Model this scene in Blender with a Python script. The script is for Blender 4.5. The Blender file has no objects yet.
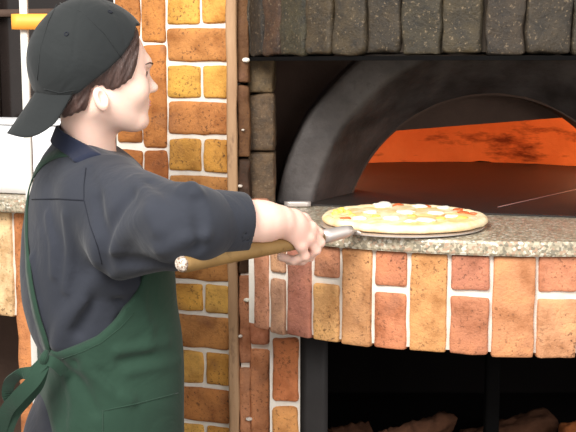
import bpy, bmesh, math, random
import numpy as np
from mathutils import Vector, Matrix, noise
random.seed(7); rng = np.random.default_rng(7)
COL = bpy.context.scene.collection
PITCH = math.radians(8.0); F = 1080.0; CZ = 1.43
cp, sp = math.cos(PITCH), math.sin(PITCH)

def ray(px, py):
    dx = (px-288)/F; dv = (216-py)/F
    return Vector((dx, cp+dv*sp, -sp+dv*cp))
def W(px, py, Y):                       # point at horizontal distance Y in front of the camera
    d = ray(px, py); t = Y/d.y
    return Vector((d.x*t, Y, CZ+d.z*t))
def hitz(px, py, z):
    d = ray(px, py); t = (z-CZ)/d.z
    return Vector((d.x*t, d.y*t, z))
def hitp(px, py, p0, n):
    d = ray(px, py); c = Vector((0, 0, CZ)); t = (Vector(p0)-c).dot(Vector(n))/d.dot(Vector(n))
    return c+d*t
def S(r, g, b):
    f = lambda c: (c/12.92 if c <= .04045 else ((c+.055)/1.055)**2.4)
    return (f(r/255), f(g/255), f(b/255), 1)

# ------------------------------------------------------------------ objects
def thing(name, label, cat, loc=(0, 0, 0), group=None):
    o = bpy.data.objects.new(name, None); COL.objects.link(o); o.location = loc
    o.empty_display_size = .05
    o['label'] = label; o['category'] = cat
    if group: o['group'] = group
    return o
def tag(o, label, cat, group=None):
    o['label'] = label; o['category'] = cat
    if group: o['group'] = group
    return o
def link(name, me, mat, parent=None, smooth=True, label=None, base=None):
    o = bpy.data.objects.new(name, me); COL.objects.link(o)
    if mat is not None: me.materials.append(mat)
    if smooth: me.polygons.foreach_set('use_smooth', [True]*len(me.polygons))
    off = Vector((0, 0, 0))
    if parent is not None:
        o.parent = parent
        q = parent
        while q is not None: off += Vector(q.location); q = q.parent
    elif base is not None:
        off = Vector(base)
    if base is not None and parent is None: o.location = off
    if off.length > 0: me.transform(Matrix.Translation(-off))
    if label: o['label'] = label
    me.update()
    return o
def struct(o):
    o['kind'] = 'structure'; return o

class MB:                               # numpy mesh buffer with a per-vertex colour
    def __init__(s): s.v = []; s.f = []; s.c = []; s.n = 0
    def add(s, v, f, col=(1, 1, 1, 1)):
        v = np.asarray(v, float); s.v.append(v); s.f += [tuple(i+s.n for i in q) for q in f]
        s.c.append(np.tile(np.array(col, float), (len(v), 1))); s.n += len(v)
    def build(s, name, mat, parent=None, smooth=True, label=None, base=None):
        me = bpy.data.meshes.new(name); v = np.concatenate(s.v)
        me.from_pydata([tuple(p) for p in v], [], s.f)
        a = me.color_attributes.new('tint', 'FLOAT_COLOR', 'POINT')
        a.data.foreach_set('color', np.concatenate(s.c).ravel())
        return link(name, me, mat, parent, smooth, label, base)

_rb = {}
def cube_grid(nx, ny, nz):
    k = (nx, ny, nz)
    if k in _rb: return _rb[k]
    idx = {}; vs = []; fs = []
    def vid(i, j, l):
        if (i, j, l) not in idx: idx[(i, j, l)] = len(vs); vs.append((i/nx*2-1, j/ny*2-1, l/nz*2-1))
        return idx[(i, j, l)]
    for i in range(nx):
        for j in range(ny):
            fs.append((vid(i, j, 0), vid(i, j+1, 0), vid(i+1, j+1, 0), vid(i+1, j, 0)))
            fs.append((vid(i, j, nz), vid(i+1, j, nz), vid(i+1, j+1, nz), vid(i, j+1, nz)))
    for i in range(nx):
        for l in range(nz):
            fs.append((vid(i, 0, l), vid(i+1, 0, l), vid(i+1, 0, l+1), vid(i, 0, l+1)))
            fs.append((vid(i, ny, l), vid(i, ny, l+1), vid(i+1, ny, l+1), vid(i+1, ny, l)))
    for j in range(ny):
        for l in range(nz):
            fs.append((vid(0, j, l), vid(0, j, l+1), vid(0, j+1, l+1), vid(0, j+1, l)))
            fs.append((vid(nx, j, l), vid(nx, j+1, l), vid(nx, j+1, l+1), vid(nx, j, l+1)))
    _rb[k] = (np.array(vs), fs); return _rb[k]
def rbox(mb, c, ax, size, r=.006, col=(1, 1, 1, 1), jit=0.0, n=(8, 4, 8), seed=None):
    """rounded, slightly uneven box. c centre, ax three unit axes, size full lengths"""
    v, f = cube_grid(*n); h = np.array(size)/2
    p = np.sign(v)*(1-(1-np.abs(v))**1.7)*h
    inner = h-r; q = np.clip(p, -inner, inner); d = p-q; L = np.linalg.norm(d, axis=1, keepdims=True)
    p = np.where(L > 1e-9, q+r*d/np.maximum(L, 1e-9), p)
    A = np.array([list(a) for a in ax]); w = p@A+np.array(list(c))
    if jit:
        o = random.random()*50
        nn = np.array([list(noise.noise_vector(Vector((a*22+o, b*22, g*22)))) for a, b, g in w])
        n2 = np.array([list(noise.noise_vector(Vector((a*90+o, b*90, g*90)))) for a, b, g in w])
        w = w+nn*jit+n2*jit*.35
    mb.add(w, f, col)
XYZ = (Vector((1, 0, 0)), Vector((0, 1, 0)), Vector((0, 0, 1)))
def box(mb, x0, x1, y0, y1, z0, z1, r=.002, col=(1, 1, 1, 1), jit=0, n=(3, 3, 3)):
    rbox(mb, ((x0+x1)/2, (y0+y1)/2, (z0+z1)/2), XYZ, (x1-x0, y1-y0, z1-z0), min(r, .45*min(x1-x0, y1-y0, z1-z0)), col, jit, n)
def tube(mb, pts, rad, seg=16, col=(1, 1, 1, 1), caps=True, flat=1.0, up=None):
    P = [Vector(p) for p in pts]; R = rad if hasattr(rad, '__len__') else [rad]*len(P)
    vs = []; fs = []; prev = None
    for i, p in enumerate(P):
        t = (P[min(i+1, len(P)-1)]-P[max(i-1, 0)]).normalized()
        if prev is None:
            u = (Vector(up) if up else (Vector((0, 0, 1)) if abs(t.z) < .9 else Vector((1, 0, 0))))
        else: u = prev
        u = (u-t*u.dot(t)).normalized(); prev = u; w = t.cross(u)
        for k in range(seg):
            a = 2*math.pi*k/seg; vs.append(p+(u*math.cos(a)*flat+w*math.sin(a))*R[i])
    for i in range(len(P)-1):
        for k in range(seg):
            fs.append((i*seg+k, i*seg+(k+1) % seg, (i+1)*seg+(k+1) % seg, (i+1)*seg+k))
    if caps:
        fs.append(tuple(reversed(range(seg)))); fs.append(tuple((len(P)-1)*seg+k for k in range(seg)))
    mb.add([list(v) for v in vs], fs, col)

# ------------------------------------------------------------------ SDF modelling
def surface_nets(fn, lo, hi, h):
    lo = np.array(lo, float); hi = np.array(hi, float)
    n = np.ceil((hi-lo)/h).astype(int)+1
    xs = [lo[i]+h*np.arange(n[i]) for i in range(3)]
    X, Y, Z = np.meshgrid(*xs, indexing='ij')
    D = fn(X.astype(np.float64), Y, Z)
    s = D < 0
    cs = np.zeros(tuple(n-1), int)
    for a in (0, 1):
        for b in (0, 1):
            for c in (0, 1): cs += s[a:n[0]-1+a, b:n[1]-1+b, c:n[2]-1+c]
    act = (cs > 0) & (cs < 8); ids = -np.ones(tuple(n-1), int); I = np.argwhere(act)
    ids[act] = np.arange(len(I))
    acc = np.zeros((len(I), 3)); cnt = np.zeros(len(I))
    cor = [(a, b, c) for a in (0, 1) for b in (0, 1) for c in (0, 1)]
    for p in cor:
        for ax in range(3):
            if p[ax] == 1: continue
            q = list(p); q[ax] = 1
            dp = D[I[:, 0]+p[0], I[:, 1]+p[1], I[:, 2]+p[2]]; dq = D[I[:, 0]+q[0], I[:, 1]+q[1], I[:, 2]+q[2]]
            m = (dp < 0) != (dq < 0); t = np.where(m, dp/np.where(m, dp-dq, 1), 0)
            pt = I+np.array(p, float); pt[:, ax] += t
            acc[m] += pt[m]; cnt[m] += 1
    V = lo+h*acc/cnt[:, None]
    quads = []
    for ax in range(3):
        sl0 = [slice(None)]*3; sl1 = [slice(None)]*3; sl0[ax] = slice(0, -1); sl1[ax] = slice(1, None)
        a0 = s[tuple(sl0)]; a1 = s[tuple(sl1)]
        E = np.argwhere(a0 != a1); b, c = [(1, 2), (2, 0), (0, 1)][ax]
        ok = (E[:, b] > 0) & (E[:, c] > 0) & (E[:, b] < n[b]-1) & (E[:, c] < n[c]-1); E = E[ok]
        flip = s[tuple(E.T)]
        def cid(db, dc):
            e = E.copy(); e[:, b] += db; e[:, c] += dc; return ids[e[:, 0], e[:, 1], e[:, 2]]
        q = np.stack([cid(-1, -1), cid(0, -1), cid(0, 0), cid(-1, 0)], 1)
        q[~flip] = q[~flip][:, ::-1]; quads.append(q)
    return V, np.concatenate(quads)
def sdf_mesh(name, parts, mat, parent=None, relax=1, label=None):
    vs = []; fs = []; k = 0
    for V, Q in parts:
        for _ in range(relax):
            A = np.zeros_like(V); N = np.zeros(len(V))
            for i in range(4):
                np.add.at(A, Q[:, i], V[Q[:, (i+1) % 4]]); np.add.at(N, Q[:, i], 1)
                np.add.at(A, Q[:, i], V[Q[:, (i+3) % 4]]); np.add.at(N, Q[:, i], 1)
            V = V*.5+.5*A/np.maximum(N, 1)[:, None]
        vs.append(V); fs.append(Q+k); k += len(V)
    V = np.concatenate(vs); Q = np.concatenate(fs)
    me = bpy.data.meshes.new(name); me.vertices.add(len(V)); me.vertices.foreach_set('co', V.ravel())
    me.loops.add(len(Q)*4); me.loops.foreach_set('vertex_index', Q.ravel().astype(np.int32))
    me.polygons.add(len(Q)); me.polygons.foreach_set('loop_start', (np.arange(len(Q))*4).astype(np.int32))
    me.update(calc_edges=True); me.validate()
    return link(name, me, mat, parent, True, label)
def smin(a, b, k): 
    h = np.clip(.5+.5*(b-a)/k, 0, 1); return b+(a-b)*h-k*h*(1-h)
def smax(a, b, k): return -smin(-a, -b, k)
def rcone(X, Y, Z, a, b, r1, r2):
    a = np.array(list(a)); b = np.array(list(b)); d = b-a; L = d.dot(d)
    t = np.clip(((X-a[0])*d[0]+(Y-a[1])*d[1]+(Z-a[2])*d[2])/L, 0, 1)
    return np.sqrt((X-a[0]-d[0]*t)**2+(Y-a[1]-d[1]*t)**2+(Z-a[2]-d[2]*t)**2)-(r1+(r2-r1)*t)
def ell(X, Y, Z, c, r):
    k = np.sqrt(((X-c[0])/r[0])**2+((Y-c[1])/r[1])**2+((Z-c[2])/r[2])**2)
    return (k-1)*min(r)
def polydist(X, Y, Z, pts):
    d = None
    for a, b in zip(pts[:-1], pts[1:]):
        q = rcone(X, Y, Z, a, b, 0, 0); d = q if d is None else np.minimum(d, q)
    return d

def march(fn, px, py, t0=1.55, t1=2.5):
    """point where the ray through a picture position first meets a modelled surface (or passes nearest to it)"""
    dd = np.array(list(ray(px, py).normalized())); ts = np.arange(t0, t1, .004); P = np.array([0, 0, CZ])+ts[:, None]*dd
    v = fn(P[:, 0], P[:, 1], P[:, 2]); k = np.argmax(v < 0)
    if v[k] < 0 and k > 0:
        t_ = ts[k-1]+.004*v[k-1]/(v[k-1]-v[k])
    else: t_ = ts[int(np.argmin(v))]
    return Vector(np.array([0, 0, CZ])+dd*t_)
# ------------------------------------------------------------------ materials
class NT:
    def __init__(s, name):
        s.m = bpy.data.materials.new(name); s.m.use_nodes = True; s.t = s.m.node_tree; s.t.nodes.clear()
        s.out = s.t.nodes.new('ShaderNodeOutputMaterial'); s.b = s.t.nodes.new('ShaderNodeBsdfPrincipled')
        s.t.links.new(s.b.outputs[0], s.out.inputs[0]); s.tc = s.t.nodes.new('ShaderNodeTexCoord')
    def n(s, typ, **kw):
        x = s.t.nodes.new(typ)
        for k, v in kw.items():
            if k.startswith('i_'): x.inputs[k[2:].replace('_', ' ')].default_value = v
            else: setattr(x, k, v)
        return x
    def l(s, a, b): s.t.links.new(a, b)
    def noise(s, scale, detail=4, rough=.55, stretch=None, dist=0):
        x = s.n('ShaderNodeTexNoise', i_Scale=scale, i_Detail=detail, i_Roughness=rough, i_Distortion=dist)
        src = s.tc.outputs['Object']
        if stretch:
            mp = s.n('ShaderNodeMapping'); mp.inputs['Scale'].default_value = stretch; s.l(src, mp.inputs[0]); src = mp.outputs[0]
        s.l(src, x.inputs['Vector']); return x.outputs['Fac']
    def ramp(s, fac, stops):
        x = s.n('ShaderNodeValToRGB'); e = x.color_ramp.elements
        while len(e) < len(stops): e.new(.5)
        for i, (p, c) in enumerate(stops):
            e[i].position = p; e[i].color = c if hasattr(c, '__len__') else (c, c, c, 1)
        s.l(fac, x.inputs[0]); return x.outputs[0]
    def mix(s, fac, a, b, mode='MIX'):
        x = s.n('ShaderNodeMix', data_type='RGBA', blend_type=mode)
        for i, v in ((0, fac), (6, a), (7, b)):
            if hasattr(v, 'is_linked') or hasattr(v, 'links'): s.l(v, x.inputs[i])
            else: x.inputs[i].default_value = v
        return x.outputs[2]
    def bump(s, h, strength=.3, dist=.002, prev=None):
        x = s.n('ShaderNodeBump'); x.inputs['Strength'].default_value = strength; x.inputs['Distance'].default_value = dist
        s.l(h, x.inputs['Height'])
        if prev: s.l(prev, x.inputs['Normal'])
        s.l(x.outputs[0], s.b.inputs['Normal']); return x.outputs[0]
    def base(s, c, rough=.7, spec=.5, metal=0):
        if hasattr(c, 'links'): s.l(c, s.b.inputs['Base Color'])
        else: s.b.inputs['Base Color'].default_value = c
        s.b.inputs['Roughness'].default_value = rough; s.b.inputs['Metallic'].default_value = metal
        s.b.inputs['Specular IOR Level'].default_value = spec
        return s.m
def attr(nt):
    a = nt.n('ShaderNodeAttribute'); a.attribute_name = 'tint'; return a.outputs['Color']
def plain(name, col, rough=.6, spec=.4, metal=0, ns=None, amt=.15, bump=0, bs=200):
    t = NT(name); c = col
    if ns: 
        f = t.noise(ns); c = t.mix(f, tuple(min(1, x*(1-amt)) for x in col[:3])+(1,), tuple(min(1, x*(1+amt)) for x in col[:3])+(1,))
    if bump: t.bump(t.noise(bs), bump, .001)
    return t.base(c, rough, spec, metal)

def brick_mat(name, burn=.5, spec=.25, soot=0, edge_glint=False):
    t = NT(name); a = attr(t)
    m1 = t.ramp(t.noise(16, 5, .6), [(.30, (.58, .48, .38, 1)), (.5, (.96, .94, .92, 1)), (.7, (1.2, 1.18, 1.05, 1))])
    c = t.mix(1, a, m1, 'MULTIPLY')
    sp1 = t.ramp(t.noise(150, 3, .65), [(.56, 0), (.64, 1)])
    big = t.ramp(t.noise(13, 4, .7), [(.40, .15), (.62, 1)])
    k = t.n('ShaderNodeMath', operation='MULTIPLY'); t.l(sp1, k.inputs[0]); t.l(big, k.inputs[1])
    k2 = t.n('ShaderNodeMath', operation='MULTIPLY'); t.l(k.outputs[0], k2.inputs[0]); k2.inputs[1].default_value = burn
    c = t.mix(k2.outputs[0], c, S(70, 45, 32))
    bl = t.ramp(t.noise(9, 3, .5, dist=.6), [(.58, 0), (.74, .55*burn)])
    c = t.mix(bl, c, S(122, 86, 70))
    b = t.bump(t.noise(38, 5, .7), .8, .006); t.bump(t.noise(260, 3, .7), .6, .002, b)
    return t.base(c, .72, spec)
M = {}
M['brick'] = brick_mat('ochre_brick', .9)
M['hearth_brick'] = brick_mat('terracotta_brick', .75)
t = NT('sooted_brick'); a = attr(t)
c = t.mix(1, a, t.ramp(t.noise(34, 6, .7), [(.32, (.4, .38, .36, 1)), (.66, (1.5, 1.4, 1.2, 1))]), 'MULTIPLY')
c = t.mix(t.ramp(t.noise(170, 2, .6), [(.6, 0), (.72, .7)]), c, S(122, 104, 80))
b = t.bump(t.noise(60, 6, .75), .9, .005); t.bump(t.noise(220, 3, .7), .7, .002, b)
M['soot_brick'] = t.base(c, .62, .5)
t = NT('white_mortar'); c = t.mix(t.noise(30), S(205, 192, 176), S(240, 236, 228)); t.bump(t.noise(120), .5, .002); M['mortar'] = t.base(c, .9, .2)
t = NT('dark_mortar'); t.bump(t.noise(120), .5, .002); M['dark_mortar'] = t.base(t.mix(t.noise(30), S(30, 25, 20), S(52, 44, 36)), .9, .2)
t = NT('arch_plaster'); c = t.mix(t.ramp(t.noise(9, 5, .6), [(.35, 0), (.7, 1)]), S(50, 44, 42), S(92, 86, 84))
c = t.mix(t.ramp(t.noise(50, 4, .7), [(.55, 0), (.7, .5)]), c, S(58, 50, 48))
b = t.bump(t.noise(30, 6, .7), .6, .004); M['arch'] = t.base(c, .55, .45)
t = NT('sooted_render'); t.bump(t.noise(25, 6, .7), .6, .005)
M['soot'] = t.base(t.mix(t.noise(8, 5), S(66, 49, 41), S(98, 76, 64)), .75, .3)
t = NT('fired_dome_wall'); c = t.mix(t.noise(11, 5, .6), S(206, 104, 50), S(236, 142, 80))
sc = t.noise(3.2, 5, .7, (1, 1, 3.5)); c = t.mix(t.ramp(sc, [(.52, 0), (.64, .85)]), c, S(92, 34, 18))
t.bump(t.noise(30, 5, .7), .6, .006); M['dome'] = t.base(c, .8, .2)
t = NT('oven_floor_tile'); c = t.mix(t.noise(7, 6, .65, (1, 3, 1)), S(30, 27, 26), S(58, 52, 50)); t.bump(t.noise(45, 5, .7, (1, 2, 1)), .35, .002)
M['oven_floor'] = t.base(c, .5, .35)
# granite
t = NT('speckled_granite')
v = t.n('ShaderNodeTexVoronoi', i_Scale=190.0); t.l(t.tc.outputs['Object'], v.inputs['Vector'])
sep = t.n('ShaderNodeSeparateColor'); t.l(v.outputs['Color'], sep.inputs[0])
c = t.ramp(sep.outputs[0], [(0, S(78, 68, 60)), (.2, S(150, 134, 112)), (.45, S(196, 182, 158)), (.7, S(176, 128, 104)), (.85, S(236, 230, 216))])
for e in t.t.nodes:
    if e.type == 'VALTORGB': e.color_ramp.interpolation = 'CONSTANT'
c = t.mix(.2, c, S(170, 162, 142)); c = t.mix(t.ramp(t.noise(160, 2), [(.6, 0), (.66, .8)]), c, S(58, 52, 48))
c = t.mix(.3, c, S(176, 168, 144)); t.bump(t.noise(140), .12, .001)
M['granite'] = t.base(c, .32, .5)
t = NT('weathered_wood'); c = t.mix(t.noise(14, 5, .65, (3, 3, .35)), S(128, 94, 66), S(190, 154, 118))
c = t.mix(t.ramp(t.noise(22, 4, .7, (1, 1, .4)), [(.6, 0), (.72, .7)]), c, S(70, 46, 34)); b = t.bump(t.noise(60, 5, .7, (3, 3, .3)), .5, .003)
M['wood_strip'] = t.base(c, .6, .4)
t = NT('bark'); c = t.mix(t.noise(30, 6, .7), S(50, 31, 22), S(120, 80, 58)); t.bump(t.noise(60, 6, .8), .9, .006); M['bark'] = t.base(c, .9, .2)
t = NT('split_wood'); c = t.mix(t.noise(30, 6, .7), S(150, 78, 42), S(200, 122, 70)); t.bump(t.noise(60, 6, .8), .9, .004); M['split'] = t.base(c, .9, .2)
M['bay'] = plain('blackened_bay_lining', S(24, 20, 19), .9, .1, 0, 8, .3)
M['black_metal'] = plain('black_iron', S(10, 9, 9), .9, .08, 0, 20, .3, .2)
M['charcoal_metal'] = plain('charcoal_steel_frame', S(44, 41, 41), .55, .4, .2, 20, .3, .2)
M['steel'] = plain('brushed_steel', S(206, 196, 190), .4, .5, .6, 30, .1)
M['pale_metal'] = plain('pale_painted_metal', S(226, 222, 214), .4, .5, .1, 20, .06)
M['white'] = plain('white_plastic', S(248, 248, 250), .5, .4)
M['orange_wood'] = plain('varnished_pine', S(240, 160, 60), .5, .4, 0, 40, .15)
M['glass_dark'] = plain('dark_glazing', S(36, 30, 28), .15, .5, 0, 6, .5)
M['floor'] = plain('grey_floor_tile', S(120, 112, 104), .5, .4, 0, 8, .2)
M['blue'] = plain('blue_plastic', S(50, 60, 130), .5, .4)
t = NT('peel_handle_wood'); c = t.mix(t.noise(14, 5, .65, (1, 1, 1)), S(112, 84, 44), S(168, 134, 84)); c = t.mix(t.ramp(t.noise(60, 4, .7), [(.6, 0), (.72, .6)]), c, S(84, 60, 34)); t.bump(t.noise(90), .2, .001)
M['handle'] = t.base(c, .5, .4)
t = NT('worn_end_grain'); c = t.mix(t.ramp(t.noise(220, 3, .7), [(.4, 0), (.6, 1)]), S(128, 104, 88), S(226, 214, 200)); t.bump(t.noise(200), .6, .002); M['endgrain'] = t.base(c, .7, .3)
# skin, hair, cloth
t = NT('skin'); c = t.mix(t.noise(18, 4), S(236, 192, 174), S(248, 216, 200)); c = t.mix(t.ramp(t.noise(7, 2), [(.5, 0), (.75, .35)]), c, S(226, 150, 136))
t.b.inputs['Subsurface Weight'].default_value = .10; t.b.inputs['Subsurface Radius'].default_value = (.01, .004, .002); t.b.inputs['Subsurface Scale'].default_value = .5
t.bump(t.noise(400, 2), .06, .0005); M['skin'] = t.base(c, .5, .35)
t = NT('dark_brown_hair'); c = t.mix(t.noise(120, 4, .6, (1.5, 1.5, .25)), S(34, 24, 22), S(92, 66, 58)); t.bump(t.noise(260, 4, .7, (2, 2, .2)), .8, .003); M['hair'] = t.base(c, .42, .5)
def cloth(name, c0, c1, sheen=.10, rough=.85):
    t = NT(name); c = t.mix(t.noise(6, 4, .6), c0, c1)
    w = t.noise(700, 2, .5); b = t.bump(t.noise(10, 3, .5, dist=.9), .5, .012); t.bump(w, .22, .0006, b)
    t.b.inputs['Sheen Weight'].default_value = sheen; t.b.inputs['Sheen Roughness'].default_value = .5
    return t.base(c, rough, .25)
M['shirt'] = cloth('charcoal_navy_cotton', S(34, 37, 44), S(50, 53, 63))
M['collar'] = cloth('navy_collar_cotton', S(24, 29, 46), S(32, 38, 58))
M['cap'] = cloth('washed_black_twill', S(24, 27, 29), S(36, 39, 39))
M['apron'] = cloth('bottle_green_canvas', S(28, 50, 39), S(40, 66, 52))
M['trousers'] = cloth('grey_trouser_cloth', S(44, 45, 52), S(58, 59, 66))
M['stitch'] = plain('seam_thread', S(30, 32, 40), .8, .2)
M['shoe'] = plain('black_leather', S(25, 24, 24), .5, .4)
t = NT('baked_dough'); c = t.mix(t.ramp(t.noise(28, 5, .6), [(.4, 0), (.7, 1)]), S(250, 232, 196), S(240, 200, 138)); t.bump(t.noise(60, 4), .3, .003); M['dough'] = t.base(c, .6, .3)
t = NT('melted_cheese'); c = t.mix(t.ramp(t.noise(26, 4, .6), [(.42, 0), (.56, 1)]), S(255, 244, 206), S(252, 222, 150)); c = t.mix(t.ramp(t.noise(19, 4, .7), [(.6, 0), (.68, .6)]), c, S(226, 136, 72)); t.bump(t.noise(50, 4), .5, .004); M['cheese'] = t.base(c, .4, .4)
M['mozzarella'] = plain('mozzarella', S(255, 250, 234), .4, .4, 0, 40, .04)
M['tomato'] = plain('tomato_sauce', S(216, 108, 62), .35, .5, 0, 60, .3)
M['corn'] = plain('yellow_topping', S(252, 210, 104), .4, .4, 0, 60, .2)

# ================================================================== SETTING
mb = MB(); box(mb, -3, 3, -1.5, 5, -.1, 0, n=(1, 1, 1)); struct(mb.build('floor', M['floor'], smooth=False))

# brick wall behind the cook, receding to the left
ANG = math.radians(19); wdir = Vector((-math.cos(ANG), math.sin(ANG), 0)); wn = Vector((-math.sin(ANG), -math.cos(ANG), 0))
WC = W(230, 216, 2.42); WC.z = 0
def wall_uz(px, py):
    p = hitp(px, py, WC, wn); return (p-WC).dot(wdir), p.z
def wall_box(mb, u0, u1, z0, z1, out, depth, r, col, jit=0, n=(8, 4, 8)):
    c = WC+wdir*((u0+u1)/2)+wn*(out-depth/2); c.z = (z0+z1)/2
    rbox(mb, c, (wdir, -wn, Vector((0, 0, 1))), (abs(u1-u0), depth, abs(z1-z0)), r, col, jit, n)
def vary(c, a=.12):
    k = 1+random.uniform(-a, a); return (min(1, c[0]*k), min(1, c[1]*k*random.uniform(.93, 1.07)), min(1, c[2]*k), 1)
OCH = [S(204, 152, 72), S(196, 144, 68), S(208, 160, 84)]; BRN = [S(178, 120, 68), S(168, 110, 62), S(184, 128, 74)]; ORG = [S(172, 112, 60), S(164, 102, 54)]
mb = MB()
lines = [26, 63.5, 100, 137, 174, 210.5, 247, 282.5, 314, 350, 386, 423]
zs = [wall_uz(200, y)[1] for y in lines]
pit = (zs[0]-zs[-1])/(len(zs)-1)
zs = [zs[0]+pit*k for k in (4, 3, 2, 1)]+zs+[zs[-1]-pit*k for k in range(1, 9)]
uR = 0.0; uS = wall_uz(166, 60)[0]; uM = wall_uz(201, 60)[0]; g = .0028
for i in range(len(zs)-1):
    z1, z0 = zs[i]-.0048, zs[i+1]+.0048
    if (i-3) % 2 == 0:
        wall_box(mb, uR+.004, uM-g, z0, z1, random.uniform(.001, .005), .04, .007, vary(random.choice(OCH)), .003)
        wall_box(mb, uM+g, uS-g, z0, z1, random.uniform(.001, .005), .04, .007, vary(random.choice(OCH)), .003)
    else:
        wall_box(mb, uR+.004, uS-g, z0, z1, random.uniform(.001, .005), .04, .007, vary(random.choice(BRN)), .003, (14, 4, 8))
ua, ub, uc = uS, wall_uz(141, 60)[0], wall_uz(115, 60)[0]
zA = wall_uz(150, 44)[1]; zB = wall_uz(150, 149)[1]; pv = zA-zB
for k in range(-3, 10):
    z1 = zA-k*pv-g; z0 = z1-pv+2*g
    if z0 < .1: continue
    wall_box(mb, ua+g*.5, ub-g*.5, z0, z1, .004, .04, .009, vary(random.choice(ORG)), .003, (8, 4, 16))
    wall_box(mb, ub+g*.5, uc-g*.5, z0+.01, z1+.0, .003, .04, .009, vary(random.choice(ORG)), .003, (8, 4, 16))
wl = mb.build('wall_back', M['brick']); struct(wl)
mb = MB(); wall_box(mb, 0.0, uc+.004, .0, 2.1, -.003, .12, .003, (1, 1, 1, 1), 0, (1, 1, 1))
o = mb.build('mortar_bed', M['mortar'], wl, smooth=False)

# low counter wall at the far left: stone ledge, soldier bricks, brick pier, dark bay
zl = wall_uz(10, 196)[1]; zl2 = wall_uz(10, 210)[1]; zs2 = wall_uz(8, 316)[1]
uE = 1.5
mb = MB(); wall_box(mb, uc+.006, uE, zl2, zl, .05, .35, .004, (1, 1, 1, 1), .001, (30, 4, 3)); struct(mb.build('trim_1', M['granite']))
mb = MB(); u = uc+.1; k = 0
up0 = wall_uz(17, 300)[0]; up1 = wall_uz(31, 300)[0]
PAL = [S(232, 182, 136), S(226, 168, 120), S(236, 196, 156)]
wall_box(mb, up1-.1, up0-.004, .02, zl2-.004, .012, .10, .006, S(208, 138, 90), .003, (5, 5, 30))
u = up0
while u < uE-.1:
    wall_box(mb, u+.003, u+.085, zs2, zl2-.004, .012, .07, .009, vary(random.choice(PAL)), .003, (8, 4, 16)); u += .089
wb = struct(mb.build('wall_counter', M['hearth_brick']))
mb = MB(); wall_box(mb, uc+.006, uE, zs2+.004, zl2-.002, .004, .06, .002, (1, 1, 1, 1), 0, (1, 1, 1)); mb.build('mortar_bed', M['mortar'], wb, smooth=False)
mb = MB()                                # dark bay under the counter
wall_box(mb, uc+.006, uE, 0.001, zs2, -.42, .03, .002, (1, 1, 1, 1), 0, (1, 1, 1))
wall_box(mb, uc+.006, uE, zs2+.01, zs2+.03, -.06, .39, .002, (1, 1, 1, 1), 0, (1, 1, 1))
wall_box(mb, uc+.006, uc+.03, 0.001, zs2, .0, .42, .002, (1, 1, 1, 1), 0, (1, 1, 1))
wall_box(mb, uE, uE+.03, 0.001, zs2, .0, .45, .002, (1, 1, 1, 1), 0, (1, 1, 1))
struct(mb.build('wall_bay', M['soot'], smooth=False))
# dark glazing above the ledge
mb = MB(); wall_box(mb, uc+.006, uE, zl+.001, 2.1, -.26, .02, .002, (1, 1, 1, 1), 0, (1, 1, 1))
w1 = struct(mb.build('window_1', M['glass_dark'], smooth=False))
mb = MB()
zt = wall_uz(10, 12)[1]
wall_box(mb, uc+.006, uE, zt, zt+.02, -.22, .03, .003, (1, 1, 1, 1), 0, (2, 2, 2))
for uu in (wall_uz(38, 60)[0], wall_uz(-60, 60)[0]): wall_box(mb, uu, uu+.03, zl+.001, 2.1, -.22, .035, .003, (1, 1, 1, 1), 0, (2, 2, 2))
mb.build('window_frame', M['soot'], w1)

# wooden edging strip between the wall and the oven
mb = MB(); p0 = W(227.5, 216, 2.40); p1 = W(238, 216, 2.40)
rbox(mb, ((p0.x+p1.x)/2, 2.42, 1.05), XYZ, (p1.x-p0.x, .06, 2.1), .006, (1, 1, 1, 1), .003, (4, 4, 60))
struct(mb.build('trim_2', M['wood_strip']))

# ================================================================== OVEN
HC = (.504, 2.635); HR = .635             # hood circle
BC = (.51, 2.85); BR = .84              # hearth circle
ZS = 1.10                               # hearth top
ZH = W(500, 54, 2.0).z                  # underside of hood
ZB = W(540, 358, 2.01).z                # underside of the brick band
oven = thing('pizza_oven', 'brick pizza oven with a sooted brick hood, granite hearth and glowing orange inside', 'oven', (.52, 2.6, 0))
def arcp(c, R, th, z): return Vector((c[0]-R*math.sin(th), c[1]-R*math.cos(th), z))
def arc_bricks(mb, c, R, th0, dth, n, z0, z1, depth, cols, r=.008, jit=.003, gap=.004, nn=(8, 5, 18), start=0):
    for i in range(n):
        th = th0+dth*(i+.5); rad = Vector((math.sin(th), math.cos(th), 0)); tan = Vector((math.cos(th), -math.sin(th), 0))
        cen = arcp(c, R+random.uniform(-.003, .003)-depth/2, th, (z0+z1)/2+random.uniform(-.002, .002))
        w = 2*(R)*math.tan(dth/2)-gap
        rbox(mb, cen, (tan, rad, Vector((0, 0, 1))), (w, depth, z1-z0), r, cols(i), jit, nn)
def th_of_px(px, c, R, z=.95):
    best = None
    for k in range(0, 1800):
        th = math.radians(-10+k*.05); p = arcp(c, R, th, 1.0); q = 288+F*p.x/(p.y*cp+(CZ-z)*sp)
        if best is None or abs(q-px) < best[0]: best = (abs(q-px), th)
        if q < px: break
    return best[1]
DT = math.radians(7.75)
hoodcols = [tuple(v*k for v, k in zip(c_, (.27, .22, .145, 1))) for c_ in [S(92, 84, 66), S(84, 80, 64), S(88, 84, 68), S(96, 88, 70), S(100, 94, 74), S(90, 90, 72), S(112, 88, 68), S(84, 76, 66), S(88, 82, 72), S(84, 78, 70), S(90, 84, 74)]]
mb = MB(); th0 = math.radians(6.0)-DT*9
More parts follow.
